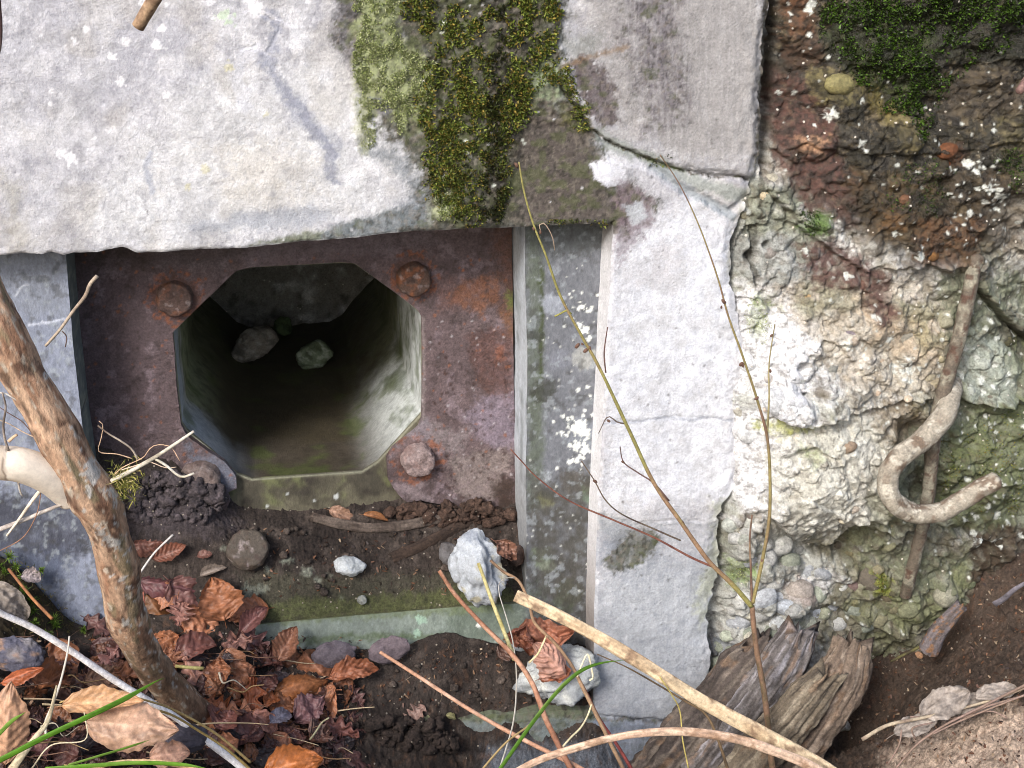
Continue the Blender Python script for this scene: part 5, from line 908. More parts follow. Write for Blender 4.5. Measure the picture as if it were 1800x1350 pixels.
loose('bramble', 'dark red bramble stem beside the grey one at the pier foot', 'bramble', [(1000, 1160, -.12), (1030, 1215, -.14), (1055, 1265, -.16), (1085, 1310, -.19), (1115, 1360, -.22)], 3, 7, (110, 50, 48), (140, 70, 64), 147, k=8)
loose('grass_straw', 'pale kinked straw bent over at the pier corner', 'straw', [(1015, 1190, -.2), (1022, 1170, -.2), (1033, 1150, -.2), (1040, 1175, -.2), (1042, 1192, -.2), (1036, 1196, -.2)], 3, 3.4, (232, 222, 190), None, 148)
loose('grass_straw', 'pale straw leaning from the brown crumpled leaf to the kinked straw', 'straw', [(960, 1118, -.15), (955, 1130, -.16), (945, 1150, -.17), (930, 1165, -.18)], 3.4, 4, (226, 206, 160), None, 149)
loose('grass_straw', 'forked pale straw running down to the bottom edge left of the bramble', 'straw', [(1040, 1238, -.22), (1032, 1260, -.23), (1020, 1280, -.25), (1000, 1300, -.27), (975, 1330, -.3)], 3.2, 4, (226, 214, 176), None, 150)
loose('dry_twig', 'thin brown twig crossing the pier foot under the reed stalk', 'twig', [(1050, 1150, -.16), (1100, 1172, -.17), (1150, 1200, -.18), (1200, 1230, -.2), (1240, 1255, -.22), (1262, 1300, -.25), (1285, 1370, -.28)], 2, 6, (110, 90, 66), (80, 66, 50), 151)
loose('grass_straw', 'yellowish curved straw hanging from the reed stalk at the pier foot', 'straw', [(1160, 1190, -.3), (1180, 1220, -.3), (1195, 1250, -.3), (1200, 1300, -.31), (1210, 1350, -.32)], 2.4, 2.6, (186, 170, 100), None, 152)
loose('bleached_stick', 'long bleached white stick across the leaf litter at lower left', 'stick', [(-40, 1048, -.4), (0, 1077, -.38), (60, 1105, -.36), (130, 1148, -.34), (200, 1195, -.32), (260, 1232, -.31), (310, 1262, -.3), (360, 1300, -.3), (420, 1345, -.3), (470, 1390, -.3)], 11, 14, (250, 248, 250), (232, 226, 224), 153, k=9)
loose('dry_straw', 'upright white straw crossing the bleached stick', 'straw', [(122, 1118, -.42), (118, 1150, -.43), (106, 1200, -.44), (92, 1240, -.45), (80, 1270, -.46), (82, 1300, -.47)], 3, 5, (232, 226, 216), None, 154, mat=M_GRASS)
loose('dry_straw', 'yellow straw arched over the folded tan leaf', 'straw', [(105, 1235, -.4), (150, 1222, -.4), (200, 1219, -.4), (260, 1232, -.38), (310, 1250, -.35), (380, 1290, -.32), (440, 1340, -.3)], 3, 5, (196, 168, 112), None, 155)
loose('dry_straw', 'ochre straw running parallel to the bleached stick on its lower side', 'straw', [(250, 1243, -.36), (300, 1256, -.35), (350, 1285, -.33), (400, 1318, -.32), (460, 1370, -.3)], 4, 5, (182, 156, 96), None, 156)
loose('dry_straw', 'broad pale straw lying flat along the bottom edge below the tan leaves', 'straw', [(80, 1385, -.5), (150, 1355, -.5), (210, 1340, -.5), (280, 1340, -.5), (340, 1352, -.5), (400, 1380, -.5)], 8, 12, (220, 190, 146), (190, 150, 110), 157, flat=(1, .4))
loose('dry_straw', 'thick pale stalk leaning out of the lower left corner', 'straw', [(-10, 1400, -.55), (30, 1340, -.54), (60, 1300, -.52), (85, 1265, -.5), (100, 1205, -.47)], 20, 4, (206, 192, 160), (170, 150, 120), 158, flat=(1, .5))
loose('brown_twig', 'red brown twig on the moss by the left jamb', 'twig', [(15, 1000, -.03), (35, 1025, -.06), (60, 1055, -.1), (92, 1088, -.13)], 5, 6, (160, 110, 72), (120, 80, 56), 159)
loose('thin_grey_twig', 'thin whitish twig standing between the trunk and the plate lumps', 'twig', [(241, 1028, .02), (244, 1012, .02), (258, 990, .02), (275, 968, .02), (304, 940, .02)], 4, 3.6, (196, 192, 190), None, 160)
loose('green_twig', 'short jointed yellow green twig among the leaves right of the trunk', 'twig', [(308, 1171, -.08), (330, 1173, -.08), (358, 1175, -.08)], 6, 6.5, (168, 160, 104), (130, 120, 70), 161)
loose('tiny_red_twig', 'short reddish twig before the trunk and purple leaves', 'twig', [(252, 1040, -.02), (254, 1065, -.03), (258, 1098, -.05)], 3, 3, (150, 90, 76), None, 162)
loose('broken_twig', 'small dead twig poking up through leaves near the bottom edge', 'twig', [(545, 1300, -.2), (556, 1285, -.2), (566, 1270, -.2), (578, 1262, -.21)], 4, 3, (150, 146, 120), None, 163)
loose('branch_stub', 'cut brown branch end hanging in from the top edge over the smooth wall', 'branch', [(330, -90, -.5), (290, -30, -.48), (262, 14, -.46), (243, 47, -.45)], 26, 22, (150, 124, 100), (190, 160, 130), 164, k=20, ridges=.1, c3=(110, 84, 66))
loose('dark_twig', 'dark upright twig with a pale side spur at the top left edge', 'twig', [(-4, -60, -.5), (-2, 0, -.5), (1, 50, -.5), (-2, 90, -.5), (-14, 120, -.5)], 8, 6, (70, 50, 48), (110, 90, 84), 165)
loose('dead_twig', 'leaning whitish stalk by the yellow straw at lower left', 'twig', [(55, 1352, -.52), (90, 1310, -.52), (150, 1300, -.52), (148, 1252, -.5)], 3, 2, (214, 200, 170), None, 166)
MARKS = [(383, 1060, 'the copper ribbed leaf'), (335, 1235, 'the trunk foot'), (232, 1280, 'the glossy tan leaf'), (180, 1232, 'the folded orange leaf'), (35, 1150, 'the grey shard'), (15, 1280, 'the left edge tan leaf'), (515, 1340, 'the bright orange bottom leaf'), (536, 1212, 'the big orange leaf'),
         (505, 1145, 'the folded ribbed leaf'), (590, 1152, 'the grey flakes'), (440, 1262, 'the copper lobed leaf'), (350, 1215, 'the pink lobed leaf'), (410, 1145, 'the wavy purplish leaf'), (318, 1300, 'the flat dark stone'), (130, 1148, 'the bleached stick'), (480, 1295, 'the small pink leaf'), (620, 1195, 'the curled copper leaf'), (560, 1310, 'the dark wrinkled leaf'), (235, 1105, 'the trunk bend'), (333, 1172, 'the jointed twig')]
USED = set()
def near_label(what, a, b):
    d = [math.hypot(a-m[0], (b-m[1])*1.3) for m in MARKS]; m_ = MARKS[int(np.argmin(d))]; dx, dy = a-m_[0], b-m_[1]
    side = ('right of' if dx > 0 else 'left of') if abs(dx) > abs(dy)*1.1 else ('below' if dy > 0 else 'above')
    s_ = '%s lying %s%s %s' % (what, 'close ' if min(d) < 22 else '', side, m_[2])
    if s_ in USED:
        for k in np.argsort(d)[1:5]:
            s2 = '%s %s %s, near %s' % (what, side, m_[2], MARKS[int(k)][2])
            if s2 not in USED and len(s2.split()) <= 16: s_ = s2; break
    USED.add(s_); return s_
R = np.random.RandomState(55)
for i in range(46):     # fine litter twigs, thin and dark
    a, b = R.uniform(0, 600), R.uniform(1130, 1350); q = hit(a, b, .004+R.rand()*.02); an = R.uniform(-.6, .9); L_ = R.uniform(.02, .09); d = np.array([math.cos(an), -.3*R.rand(), -math.sin(an)*.4])
    X = np.array([q, q+d*L_*.5+R.normal(size=3)*.004, q+d*L_]); cc = [(150, 120, 90), (90, 66, 56), (190, 170, 140), (120, 90, 74)][R.randint(4)]
    stick('litter_twig', X, R.uniform(1.6, 3.2), 1.6, cc, None, 700+i, k=5, n=10, label=near_label({150: 'light brown', 90: 'dark brown', 190: 'pale straw coloured', 120: 'brown'}[cc[0]]+(' short' if L_ < .05 else ' long')+' fine twig', a, b), cat='twig', group='fine twigs in the leaf litter')

for i in range(22):
    a, b = R.uniform(-20, 420), R.uniform(1180, 1345); q = hit(a, b, .03+R.rand()*.02); q = P(a, b, q[1]-.02); an = R.uniform(-.9, 1.0); L_ = R.uniform(.06, .16); d = np.array([math.cos(an), -.5*R.rand(), -math.sin(an)*.35]); cc = [(226, 206, 170), (206, 176, 130), (190, 168, 140), (236, 226, 206)][R.randint(4)]
    X = np.array([q, q+d*L_*.35+R.normal(size=3)*.006, q+d*L_*.7+R.normal(size=3)*.006, q+d*L_])
    stick('dry_straw', X, R.uniform(2.4, 5), 1.6, cc, tuple(x*.8 for x in cc), 760+i, k=6, n=24, mat=M_GRASS, flat=(1, .4), label=near_label({226: 'pale cream', 206: 'golden', 190: 'greyish tan', 236: 'whitish'}[cc[0]]+(' short' if L_ < .1 else ' long')+' dry straw', a, b), cat='straw', group='dry straws over the leaf litter')

# ================================================================ RUSTY BARS IN THE BROKEN CONCRETE
hook = pts3([(1672, 676, -.02), (1668, 700, -.06), (1655, 738, -.085), (1620, 775, -.10), (1580, 806, -.11), (1561, 840, -.115), (1567, 876, -.12), (1600, 900, -.12), (1645, 902, -.125), (1690, 880, -.13), (1725, 858, -.135), (1752, 844, -.14)])
stick('rebar_hook', hook, 40, 33, (164, 156, 142), (112, 92, 76), 171, k=36, n=220, freq=60, mat=M_RUST, rough=.13, capround=True, c3=(204, 198, 184), csc=17, label='thick rusty steel bar bent into a hook, sticking out of the broken concrete', cat='steel bar')
stick('rebar', [(1716, 450, -.035), (1702, 520, -.045), (1682, 610, -.055), (1655, 700, -.06), (1640, 780, -.055), (1632, 870, -.045), (1618, 940, -.03), (1602, 1005, -.01), (1592, 1045, .02)], 27, 21, (106, 96, 84), (158, 154, 138), 172, k=26, n=220, freq=60, mat=M_RUST, rough=.16, capround=True, c3=(84, 56, 44), csc=14, label='straight rusty reinforcing bar running down behind the bent hook', cat='steel bar')
loose('root_end', 'small pinkish root end poking out at the top right edge', 'root', [(1820, 120, -.1), (1805, 140, -.13), (1792, 160, -.15)], 14, 15, (150, 120, 112), (110, 84, 80), 173, k=14, capround=True)

# ================================================================ ROTTEN LOG, BARK, WOOD
log = empty('rotten_log', 'rotten split log with jagged crumbling top leaning against the pier foot', 'log', P(1330, 1400, -.12))
for i, (lst, w0, w1, a_, b_, c_, fl) in enumerate([
    ([(1090, 1450, -.07), (1180, 1345, -.07), (1270, 1235, -.065), (1345, 1140, -.05)], 120, 96, (98, 88, 82), (60, 54, 52), (146, 134, 122), .6),
    ([(1160, 1470, -.10), (1240, 1360, -.10), (1320, 1250, -.10), (1380, 1160, -.09), (1404, 1112, -.08)], 116, 76, (122, 116, 114), (80, 74, 72), (184, 180, 186), .6),
    ([(1220, 1490, -.15), (1300, 1375, -.15), (1380, 1275, -.15), (1452, 1192, -.14)], 100, 72, (124, 112, 96), (82, 74, 66), (176, 164, 144), .55),
    ([(1270, 1490, -.10), (1350, 1380, -.11), (1430, 1270, -.11), (1478, 1195, -.10), (1498, 1130, -.09)], 120, 84, (134, 118, 104), (90, 78, 70), (186, 170, 154), .65),
    ([(1200, 1470, -.14), (1270, 1385, -.14), (1330, 1310, -.14), (1372, 1250, -.13)], 70, 44, (84, 76, 76), (54, 50, 54), (140, 140, 156), .5)]):
    X = pts3(lst); V, F, t, th = tube(X, (wpx(X[0], w0), wpx(X[-1], w1)), n=170, k=90, rough=.13, freq=26, seed=181+i*5, flat=(1, fl), ridges=.42, jag=.05, rfun=lambda t: 1-.22*ss(.88, 1, t)); V = np.asarray(V)
    V = V+(fbm(V[:, 0]*90, V[:, 1]*90, V[:, 2]*90, o=3, seed=i)*.0028)[:, None]*np.array([.6, -1, .3])
    p = Paint(th*30, t*90, col(*a_)); p.mix(ss(-.1, .4, fbm(th*5, t*5, o=4, seed=191+i))*.85, col(*b_)); p.mix(ss(.05, .45, fbm(th*7, t*9, o=4, seed=196+i))*.7, col(*c_)); p.mix(ss(.2, .5, fbm(th*12, t*6, o=4, seed=198+i))*.7, col(52, 42, 36)); p.mix(ss(.25, .5, fbm(th*3, t*14, o=3, seed=199+i))*.5, col(140, 112, 88))
    mk('split_slab', V, F, M_WOOD, log, p.c, p.w)
stick('wood_chunk', [(1632, 1142, -.04), (1648, 1112, -.05), (1668, 1088, -.055), (1690, 1064, -.05)], 34, 22, (124, 116, 118), (86, 76, 72), 201, k=40, n=60, mat=M_WOOD, ridges=.25, rough=.14, jag=.01, c3=(150, 110, 76), label='short broken grey and brown piece of dead wood on the soil bank', cat='wood')
loose('mossy_stick', 'thin dark stick with green lichen pointing at the grey wood piece', 'stick', [(1566, 1163, .0), (1590, 1150, -.01), (1614, 1138, -.02), (1640, 1122, -.03)], 4, 7, (100, 96, 60), (60, 50, 40), 202)
loose('grey_root', 'flat grey root coming in from the right edge over the soil', 'root', [(1748, 1062, -.05), (1765, 1052, -.06), (1785, 1035, -.08), (1830, 1010, -.1)], 14, 7, (122, 118, 128), (90, 84, 88), 203, flat=(1, .5))
loose('bent_slat', 'weathered grey wooden strip lying on the sill under the loophole', 'wood', [(548, 918), (600, 931), (660, 938), (730, 930), (790, 916), (838, 898)], 12, 14, (112, 100, 92), (78, 66, 60), 204, mat=M_WOOD, k=22, n=90, flat=(1.4, .55), ridges=.3, lift=.012)
loose('bent_slat', 'dark wooden strip half buried below the lighter strip on the sill', 'wood', [(690, 984), (730, 968), (770, 948), (805, 930), (842, 908)], 16, 16, (76, 62, 54), (54, 44, 40), 205, mat=M_WOOD, k=22, n=70, flat=(1.3, .5), ridges=.3, lift=.004)
R = np.random.RandomState(66)
for i, lst in enumerate([[(1515, 1300, -.3), (1560, 1275, -.3), (1620, 1262, -.3), (1690, 1245, -.3), (1760, 1225, -.3), (1850, 1190, -.3)], [(1575, 1350, -.34), (1610, 1310, -.33), (1660, 1275, -.32), (1720, 1245, -.31), (1800, 1205, -.3), (1850, 1180, -.3)], [(1600, 1260, -.29), (1680, 1262, -.3), (1740, 1240, -.31), (1840, 1212, -.32)], [(1560, 1345, -.33), (1580, 1310, -.33), (1585, 1282, -.32)], [(1610, 1300, -.33), (1604, 1280, -.33), (1640, 1270, -.32)], [(1690, 1262, -.31), (1740, 1250, -.32), (1770, 1262, -.33)], [(1640, 1290, -.33), (1700, 1262, -.32), (1800, 1222, -.33), (1860, 1200, -.33)]]):
    loose('fine_root', ['pale lichen crusted root lying lowest of the root bundle at lower right', 'long fine root arching up from the bottom edge into the root bundle', 'fine root along the grey leaf flake in the root bundle', 'short rootlet hanging at the left of the root bundle', 'small looped rootlet in the middle of the root bundle', 'rootlet forking out under the right end of the root bundle', 'fine root running to the right edge under the others'][i], 'root', lst, [7, 4, 4, 3, 3, 3, 3][i], [4, 5, 4, 3, 3, 3, 4][i], (176, 162, 140) if i == 0 else (142, 120, 110), (130, 110, 96), 210+i)

# ================================================================ STONES
zfl = P(540, 836, Y_B)[2]
def tunnel_y(a, b):
    d = rays(a, b); return float((CAM+d*((zfl-CAM[2])/d[2]))[1])
def stone(name, label, a, b, r, cc, c2, seed, squash=(1, 1, 1), rotz=0, y=None, facet=.6, rough=.2, n=44, mat=None, lift=0, group=None, wet=0, c3=None):
    q = P(a, b, y) if y is not None else hit(a, b, lift); rr = r*dist(q)/FOC; V, F = lump(q, rr, seed, squash, rough, 1.7, n, rotz, facet)
    V = V+(fbm(V[:, 0]*160, V[:, 1]*160, V[:, 2]*160, o=4, seed=seed+3)*rr*.09)[:, None]*((V-q)/np.linalg.norm(V-q, axis=1)[:, None])
    p = Paint(V[:, 0]*1000+V[:, 1]*500, V[:, 2]*1000, col(*cc), wet); p.noise(col(*c2), -.05, .4, r*.5, .8, seed+5)
    if c3: p.noise(col(*c3), .1, .4, r*.35, .8, seed+6)
    return mk(name, V, F, mat or M_STONE, None, p.c, p.w, label=label, cat='stone', group=group)
stone('concrete_chunk', 'large pale grey concrete chunk standing on end on the sill by the right jamb', 838, 998, 56, (186, 192, 200), (140, 148, 162), 347, (.86, .75, 1.28), .12, y=.045, facet=.75, rough=.42, c3=(190, 182, 150))
stone('small_stone', 'dull grey stone tucked behind the large chunk on the sill', 788, 972, 19, (112, 110, 112), (92, 88, 88), 302, (1, .8, 1.1), 0, y=.085)
stone('white_chip', 'white angular stone chip lying on the sill soil under the loophole', 614, 996, 23, (214, 220, 224), (180, 186, 190), 303, (1.2, .8, .85), -.4, y=.10, facet=.8)
stone('small_pebble', 'tiny grey pebble on the sill below the white chip', 637, 1058, 9, (150, 154, 150), (110, 112, 106), 304, lift=.004)
stone('pale_slab_stone', 'broad pale grey crumbling stone with leaves on it at the pier corner', 982, 1185, 66, (184, 188, 190), (140, 144, 148), 305, (1.05, .8, .72), .1, y=.0, facet=.35, rough=.34, c3=(212, 214, 208))
stone('tunnel_stone', 'long brownish grey stone inside the loophole, leftmost of three', 447, 605, 36, (150, 140, 128), (110, 104, 96), 306, (1.35, .9, .8), .55, y=tunnel_y(447, 636), c3=(176, 168, 156))
stone('tunnel_stone', 'greenish knobbly stone inside the loophole, rightmost of three', 552, 622, 30, (130, 142, 116), (96, 104, 80), 307, (1.1, .9, .8), .35, y=tunnel_y(552, 644), c3=(176, 184, 164))
stone('tunnel_stone', 'small mossy stone at the back of the loophole between two larger ones', 497, 574, 17, (100, 116, 78), (70, 80, 56), 308, y=tunnel_y(497, 588))
stone('bark_flake', 'rounded grey flake on the dark soil at the left end of the step', 587, 1152, 36, (112, 104, 112), (88, 80, 88), 309, (1.05, .22, .75), 0, y=.035, facet=.2)
stone('bark_flake', 'grey purple flake behind the white tip of the orange stem', 684, 1142, 34, (120, 108, 114), (96, 86, 92), 310, (1.1, .22, .8), .2, y=.03, facet=.2)
stone('grey_shard', 'dark grey shard with an orange rim at the left edge', 30, 1150, 46, (92, 92, 108), (140, 136, 140), 311, (1.1, .4, .72), -.2, y=-.2, facet=.5, c3=(160, 130, 110))
stone('slate_piece', 'flat dark grey stone below the glossy tan leaf', 318, 1300, 46, (92, 88, 98), (70, 64, 70), 312, (1.1, .4, .7), .1, y=-.3, facet=.7)
stone('concrete_lump', 'brown lump of crumbled concrete under the small dark leaf at the jamb', 905, 975, 20, (92, 74, 66), (66, 54, 50), 313, y=.10)
q = hit(436, 972, .0); bolt(436, 966, 34, .014, seed=23, tint=(78, 66, 56), tint2=(82, 74, 66), ax=(-.05, -.75, .65), hexa=.03, base3=P(436, 966, .12), label='loose round rusty bolt head lying in the soil of the sill', cat='bolt')
R = np.random.RandomState(77)
crumbs = []
for i in range(70):
    a, b = (R.uniform(440, 900), R.uniform(925, 1050)) if i < 40 else (R.uniform(600, 1030), R.uniform(1140, 1240)); q = hit(a, b, .002); crumbs.append(lump(q, R.uniform(3, 8)*dist(q)/FOC, 800+i, (1, .9, .8), .4, 2, 9))
V, F = join(*crumbs); g_ = np.repeat(R.uniform(.6, 1.5, len(crumbs)), len(V)//len(crumbs)); p = Paint(V[:, 0]*1000, V[:, 2]*1000, col(92, 82, 76)); p.noise(col(66, 56, 50), -.1, .4, 9, .8, 5)
mk('soil_crumbs', V, F, M_SOIL, None, p.c*g_[:, None], label='small crumbs of dark earth and grit scattered on the soil in the recess', cat='soil', kind='stuff')
def clump(cx, cy, rx, ry, y, n, sc, cc, name, label, seed, mat=None):
    R = np.random.RandomState(seed); parts = []
    for i in range(n):
        a = R.uniform(0, 6.28); k = math.sqrt(R.rand()); r = (.22+1.5*R.rand()**3)*sc; V, F = lump(P(cx+rx*k*math.cos(a), cy+ry*k*math.sin(a), y+R.uniform(-.008, .008)), r*.0011, seed*50+i, (R.uniform(.8, 1.4), 1, R.uniform(.6, 1)), .6, 2.2, 10, R.uniform(-1, 1), .5); parts.append((V, F))
    V, F = join(*parts); p = Paint(V[:, 0]*1000, V[:, 2]*1000, col(*cc)); p.noise(col(*[x*.65 for x in cc]), -.1, .4, 10, .8, seed); p.noise(col(*[min(x*1.4, 250) for x in cc]), .1, .5, 6, .5, seed+1)
    return mk(name, V, F, mat or M_SOIL, None, p.c, p.w, label=label, cat='soil', kind='stuff')
clump(300, 880, 90, 46, .158, 520, 9, (92, 84, 88), 'soil_clods', 'dark crumbly soil heaped against the lower left of the steel plate', 91)
clump(790, 905, 110, 20, .168, 260, 8, (96, 76, 66), 'soil_clods', 'rust brown crumbs piled under the plate lobe by the right jamb', 92)
clump(700, 1300, 110, 34, -.03, 420, 9, (66, 56, 52), 'soil_clods', 'black earth crumbs spilling over the lowest step', 93)
# ================================================================ LEAVES
def leaf_mesh(kind, base, tip, width, normal, seed, curl=.15, cup=.2, corr=.035, crumple=.06, roll=0.0):
    R = np.random.RandomState(seed); base = np.asarray(base, float); tip = np.asarray(tip, float); ax = tip-base; L = np.linalg.norm(ax); ax = ax/L
    n = np.asarray(normal, float); n = n-ax*(n@ax); n /= np.linalg.norm(n); s = np.cross(n, ax)
    nu, nv = 64, 23; t = np.concatenate([np.linspace(-.18, -.02, 5), np.linspace(0, 1, nu-5)]); w = np.linspace(-1, 1, nv); T, Wv = np.meshgrid(t, w, indexing='ij')
    tc = np.clip(T, 0, 1)
    if kind == 'beech': pr = np.sin(math.pi*tc**.85)**.75*(1-.25*tc); nvn = 8; pr = pr*(1+.03*np.cos(tc*nvn*2*math.pi*1.0))
    elif kind == 'oak': pr = (np.sin(math.pi*np.clip(tc*.93+.05, 0, 1)**1.15)**.6)*(.72+.30*np.cos(tc*2*math.pi*4.2+.4+R.rand()))*(1+.12*np.sign(Wv)*np.cos(tc*13+seed)); nvn = 5
    else: pr = np.sin(math.pi*tc**.8)**.55; nvn = 6
    pr = pr*(1+.11*fbm(T*8, Wv*0+np.sign(Wv)*3, o=4, seed=seed)*2); pr = np.where(T < 0, .02, np.maximum(pr, .012)); W = width*.5*pr
    aW = np.abs(Wv); x = T*L; y = Wv*W
    ph = (tc-.24*aW)*nvn*2*math.pi+fbm(tc*5, aW*2, o=2, seed=seed+8)*1.2; am_ = .5+.8*vn(tc*6+seed, Wv*1.5, seed=seed); h = .62*corr*width*np.sin(ph)*aW**.6*(1-.3*aW)*am_*np.where(T < 0, 0, 1)
    h = h+cup*width*aW**1.6*pr+fbm(T*3.5+seed, Wv*1.5, o=3, seed=seed+1)*crumple*width*2*np.where(T < 0, .1, 1)+fbm(T*9+seed, Wv*5, o=3, seed=seed+2)*crumple*width*.5
    # bend along the length and twist
    h = h-curl*L*(T-.45)**2*2+.02*width*(1-aW*4).clip(0); a = roll*(T-.3); y2 = y*np.cos(a)-h*np.sin(a); h2 = y*np.sin(a)+h*np.cos(a)
    V = base+ax*x[..., None]+s*y2[..., None]+n*h2[..., None]; return V.reshape(-1, 3), grid_faces(nu, nv), T.ravel(), Wv.ravel(), ph.ravel()
UPN = np.array([0, 0, 1.0])
def leaf(kind, a0, a1, w, cc, seed, label=None, name=None, y=None, lift=.012, curl=.15, cup=.2, corr=.035, crumple=.06, roll=0, face=.6, tipup=.0, dark=None, wet=.25, group=None, c2=None, tilt=0.0):
    b = P(*a0, y) if y is not None else hit(*a0, lift); t = P(*a1, y-tipup*.5) if y is not None else hit(*a1, lift)+UPN*tipup
    if y is None:
        # keep the photographed span when the ground hit is much nearer or farther
        t = P(*a1, b[1]*.45+t[1]*.55-.0); t[2] += 0
    tocam = CAM-b; tocam /= np.linalg.norm(tocam); side = np.cross(t-b, tocam); side /= np.linalg.norm(side)+1e-9
    n = UPN*(1-face)+tocam*face+side*tilt; wid = w*dist(b)/FOC*1.12
    V, F, T, Wv, ph = leaf_mesh(kind, b, t, wid, n, seed, curl, cup, corr, crumple, roll)
    cc = tuple(np.array(cc)*.86+np.mean(cc)*.14); p = Paint(T*60, Wv*25, col(*cc), wet); p.mix(ss(-.2, .4, fbm(T*4, Wv*2+seed, o=3, seed=seed))*.5, col(*(c2 or [x*.72 for x in cc]))); p.mix(ss(.2, .5, fbm(T*12, Wv*6+seed, o=3, seed=seed+3))*.4, col(*[min(255, x*1.25) for x in cc]))
    p.mix(ss(.2, .5, fbm(T*7+5, Wv*4+seed, o=4, seed=seed+4))*.5, col(*[x*.5 for x in cc])); p.mix(ss(.12, .03, abs(Wv))*.5, col(*[min(255, x*1.15+14) for x in cc])); p.mix(ss(.86, 1.0, np.cos(ph))*ss(.05, .2, abs(Wv))*.16, col(*[x*.6 for x in cc]))
    p.mix(ss(.8, 1.0, abs(Wv))*.4, col(*[x*.6 for x in cc]))
    return mk(name or {'beech': 'beech_leaf', 'oak': 'oak_leaf'}.get(kind, 'dead_leaf'), V, F, M_LEAF, None, p.c, p.w, label=label, cat='leaf', group=group, loc=V[0])
CP = (156, 96, 62); PB = (112, 74, 70); TAN = (214, 160, 118); PK = (176, 120, 96); OR = (176, 98, 48); DK = (92, 56, 50)
# bed of leaves underneath
def litter_label(kd, cc, a, b):
    tone = 'dark mauve' if cc == PB else 'blackish brown' if cc == DK else 'copper brown' if cc == CP else 'blackish grey' if cc == (84, 70, 72) else 'dull brown'
    return near_label('%s %s leaf' % (tone, {'beech': 'pointed ribbed', 'oak': 'lobed', 'x': 'rounded'}[kd]), a, b)
R = np.random.RandomState(99)
spots = []
while len(spots) < 120:
    a, b = R.uniform(120, 640), R.uniform(1095, 1350)
    if b < 1130+max(0, (a-450))*.5 or (a < 220 and b < 1140): continue
    spots.append((a, b))
for i in range(46): spots.append((R.uniform(-20, 200), R.uniform(1140, 1350)))
for i, (a, b) in enumerate(spots):
    an = R.uniform(0, 6.28); L_ = R.uniform(34, 74); cc = [CP, PB, DK, DK, PB, (84, 70, 72), (132, 84, 64)][R.randint(7)]; g = R.uniform(.75, 1.05)
    kd = ['beech', 'oak', 'beech', 'x'][R.randint(4)]
    leaf(kd, (a-math.cos(an)*L_/2, b-math.sin(an)*L_*.35), (a+math.cos(an)*L_/2, b+math.sin(an)*L_*.35), R.uniform(26, 46), tuple(x*g for x in cc), 1000+i, litter_label(kd, cc, a, b), lift=.004+R.rand()*.006, group='dead leaves forming the litter bed', curl=R.uniform(-.1, .3), cup=R.uniform(-.2, .3), crumple=.09, face=R.uniform(.25, .75), wet=.35)
R = np.random.RandomState(123)
for i, (a, b) in enumerate([(250, 1150), (285, 1140), (300, 1165), (345, 1150), (385, 1185), (430, 1195), (465, 1175), (395, 1225), (440, 1240), (500, 1240), (530, 1250), (395, 1275), (430, 1310), (480, 1330), (350, 1290), (385, 1320), (560, 1225), (600, 1230), (300, 1215), (215, 1160), (190, 1180), (240, 1200), (110, 1180), (90, 1210), (70, 1320), (220, 1325), (40, 1200), (355, 1100), (330, 1060), (430, 1085), (285, 1060), (470, 1210), (600, 1290), (575, 1260), (110, 1330), (415, 1265), (520, 1180), (560, 1190)]):
    an = R.uniform(0, 6.28); L_ = R.uniform(60, 92); cc = [(168, 104, 68), (176, 112, 78), (130, 86, 80), (150, 94, 66), (184, 118, 84), (120, 74, 66)][R.randint(6)]; kd = ['beech', 'beech', 'oak', 'x'][R.randint(4)]; kk = R.uniform(.92, 1.22)
    nm_ = {168: 'copper', 176: 'warm copper', 130: 'mauve brown', 150: 'brown', 184: 'light copper', 120: 'dark red brown'}[cc[0]]
    leaf(kd, (a-math.cos(an)*L_/2, b-math.sin(an)*L_*.4), (a+math.cos(an)*L_/2, b+math.sin(an)*L_*.4), R.uniform(40, 58), tuple(x*kk for x in cc), 1300+i, near_label('large %s %s curled leaf' % (nm_, {'beech': 'ribbed', 'oak': 'lobed', 'x': 'rounded'}[kd]), a, b), lift=.014+R.rand()*.02, group='dead leaves forming the litter bed', curl=R.uniform(-.15, .4), cup=R.uniform(-.35, .5), crumple=R.uniform(.06, .13), corr=.05, face=R.uniform(.45, .8), roll=R.uniform(-.8, .8), tilt=R.uniform(-.35, .35))
leaf('beech', (397, 1116), (372, 1014), 78, (168, 104, 68), 1, 'copper ribbed leaf standing with its stalk down, right of the trunk', lift=.03, face=.75, cup=.22, corr=.045, curl=.1)
leaf('beech', (424, 1132), (470, 1066), 36, (124, 78, 74), 2, 'curled purplish leaf leaning on the left end of the green step', lift=.025, cup=.5, curl=.2, face=.7)
leaf('beech', (490, 1186), (521, 1100), 44, (158, 104, 78), 3, 'folded ribbed brown leaf pointing up before the green step', lift=.03, cup=.35, corr=.06, face=.75)
leaf('beech', (488, 1242), (583, 1188), 50, (180, 108, 60), 4, 'big orange brown finely ribbed leaf curled over, left of the dark soil', lift=.035, cup=-.35, corr=.05, curl=.3, face=.7)
leaf('oak', (316, 1122), (322, 1056), 42, (166, 112, 98), 5, 'pinkish lobed leaf upright beside the trunk, below the purple leaf', lift=.028, face=.75, cup=.1)
leaf('x', (262, 1070), (300, 1112), 44, (136, 84, 46), 6, 'smooth domed ochre brown leaf next to the trunk', lift=.03, cup=-.35, curl=.3, corr=.02, face=.7)
leaf('beech', (246, 1036), (372, 1044), 48, (112, 66, 68), 7, 'long dark purple ribbed leaf just below the sill beside the trunk', lift=.02, cup=-.25, corr=.07, face=.65)
leaf('beech', (222, 975), (290, 952), 40, (116, 72, 60), 8, 'dark glossy ribbed leaf in the corner between trunk and soil heap', lift=.018, cup=-.3, corr=.08, face=.7)
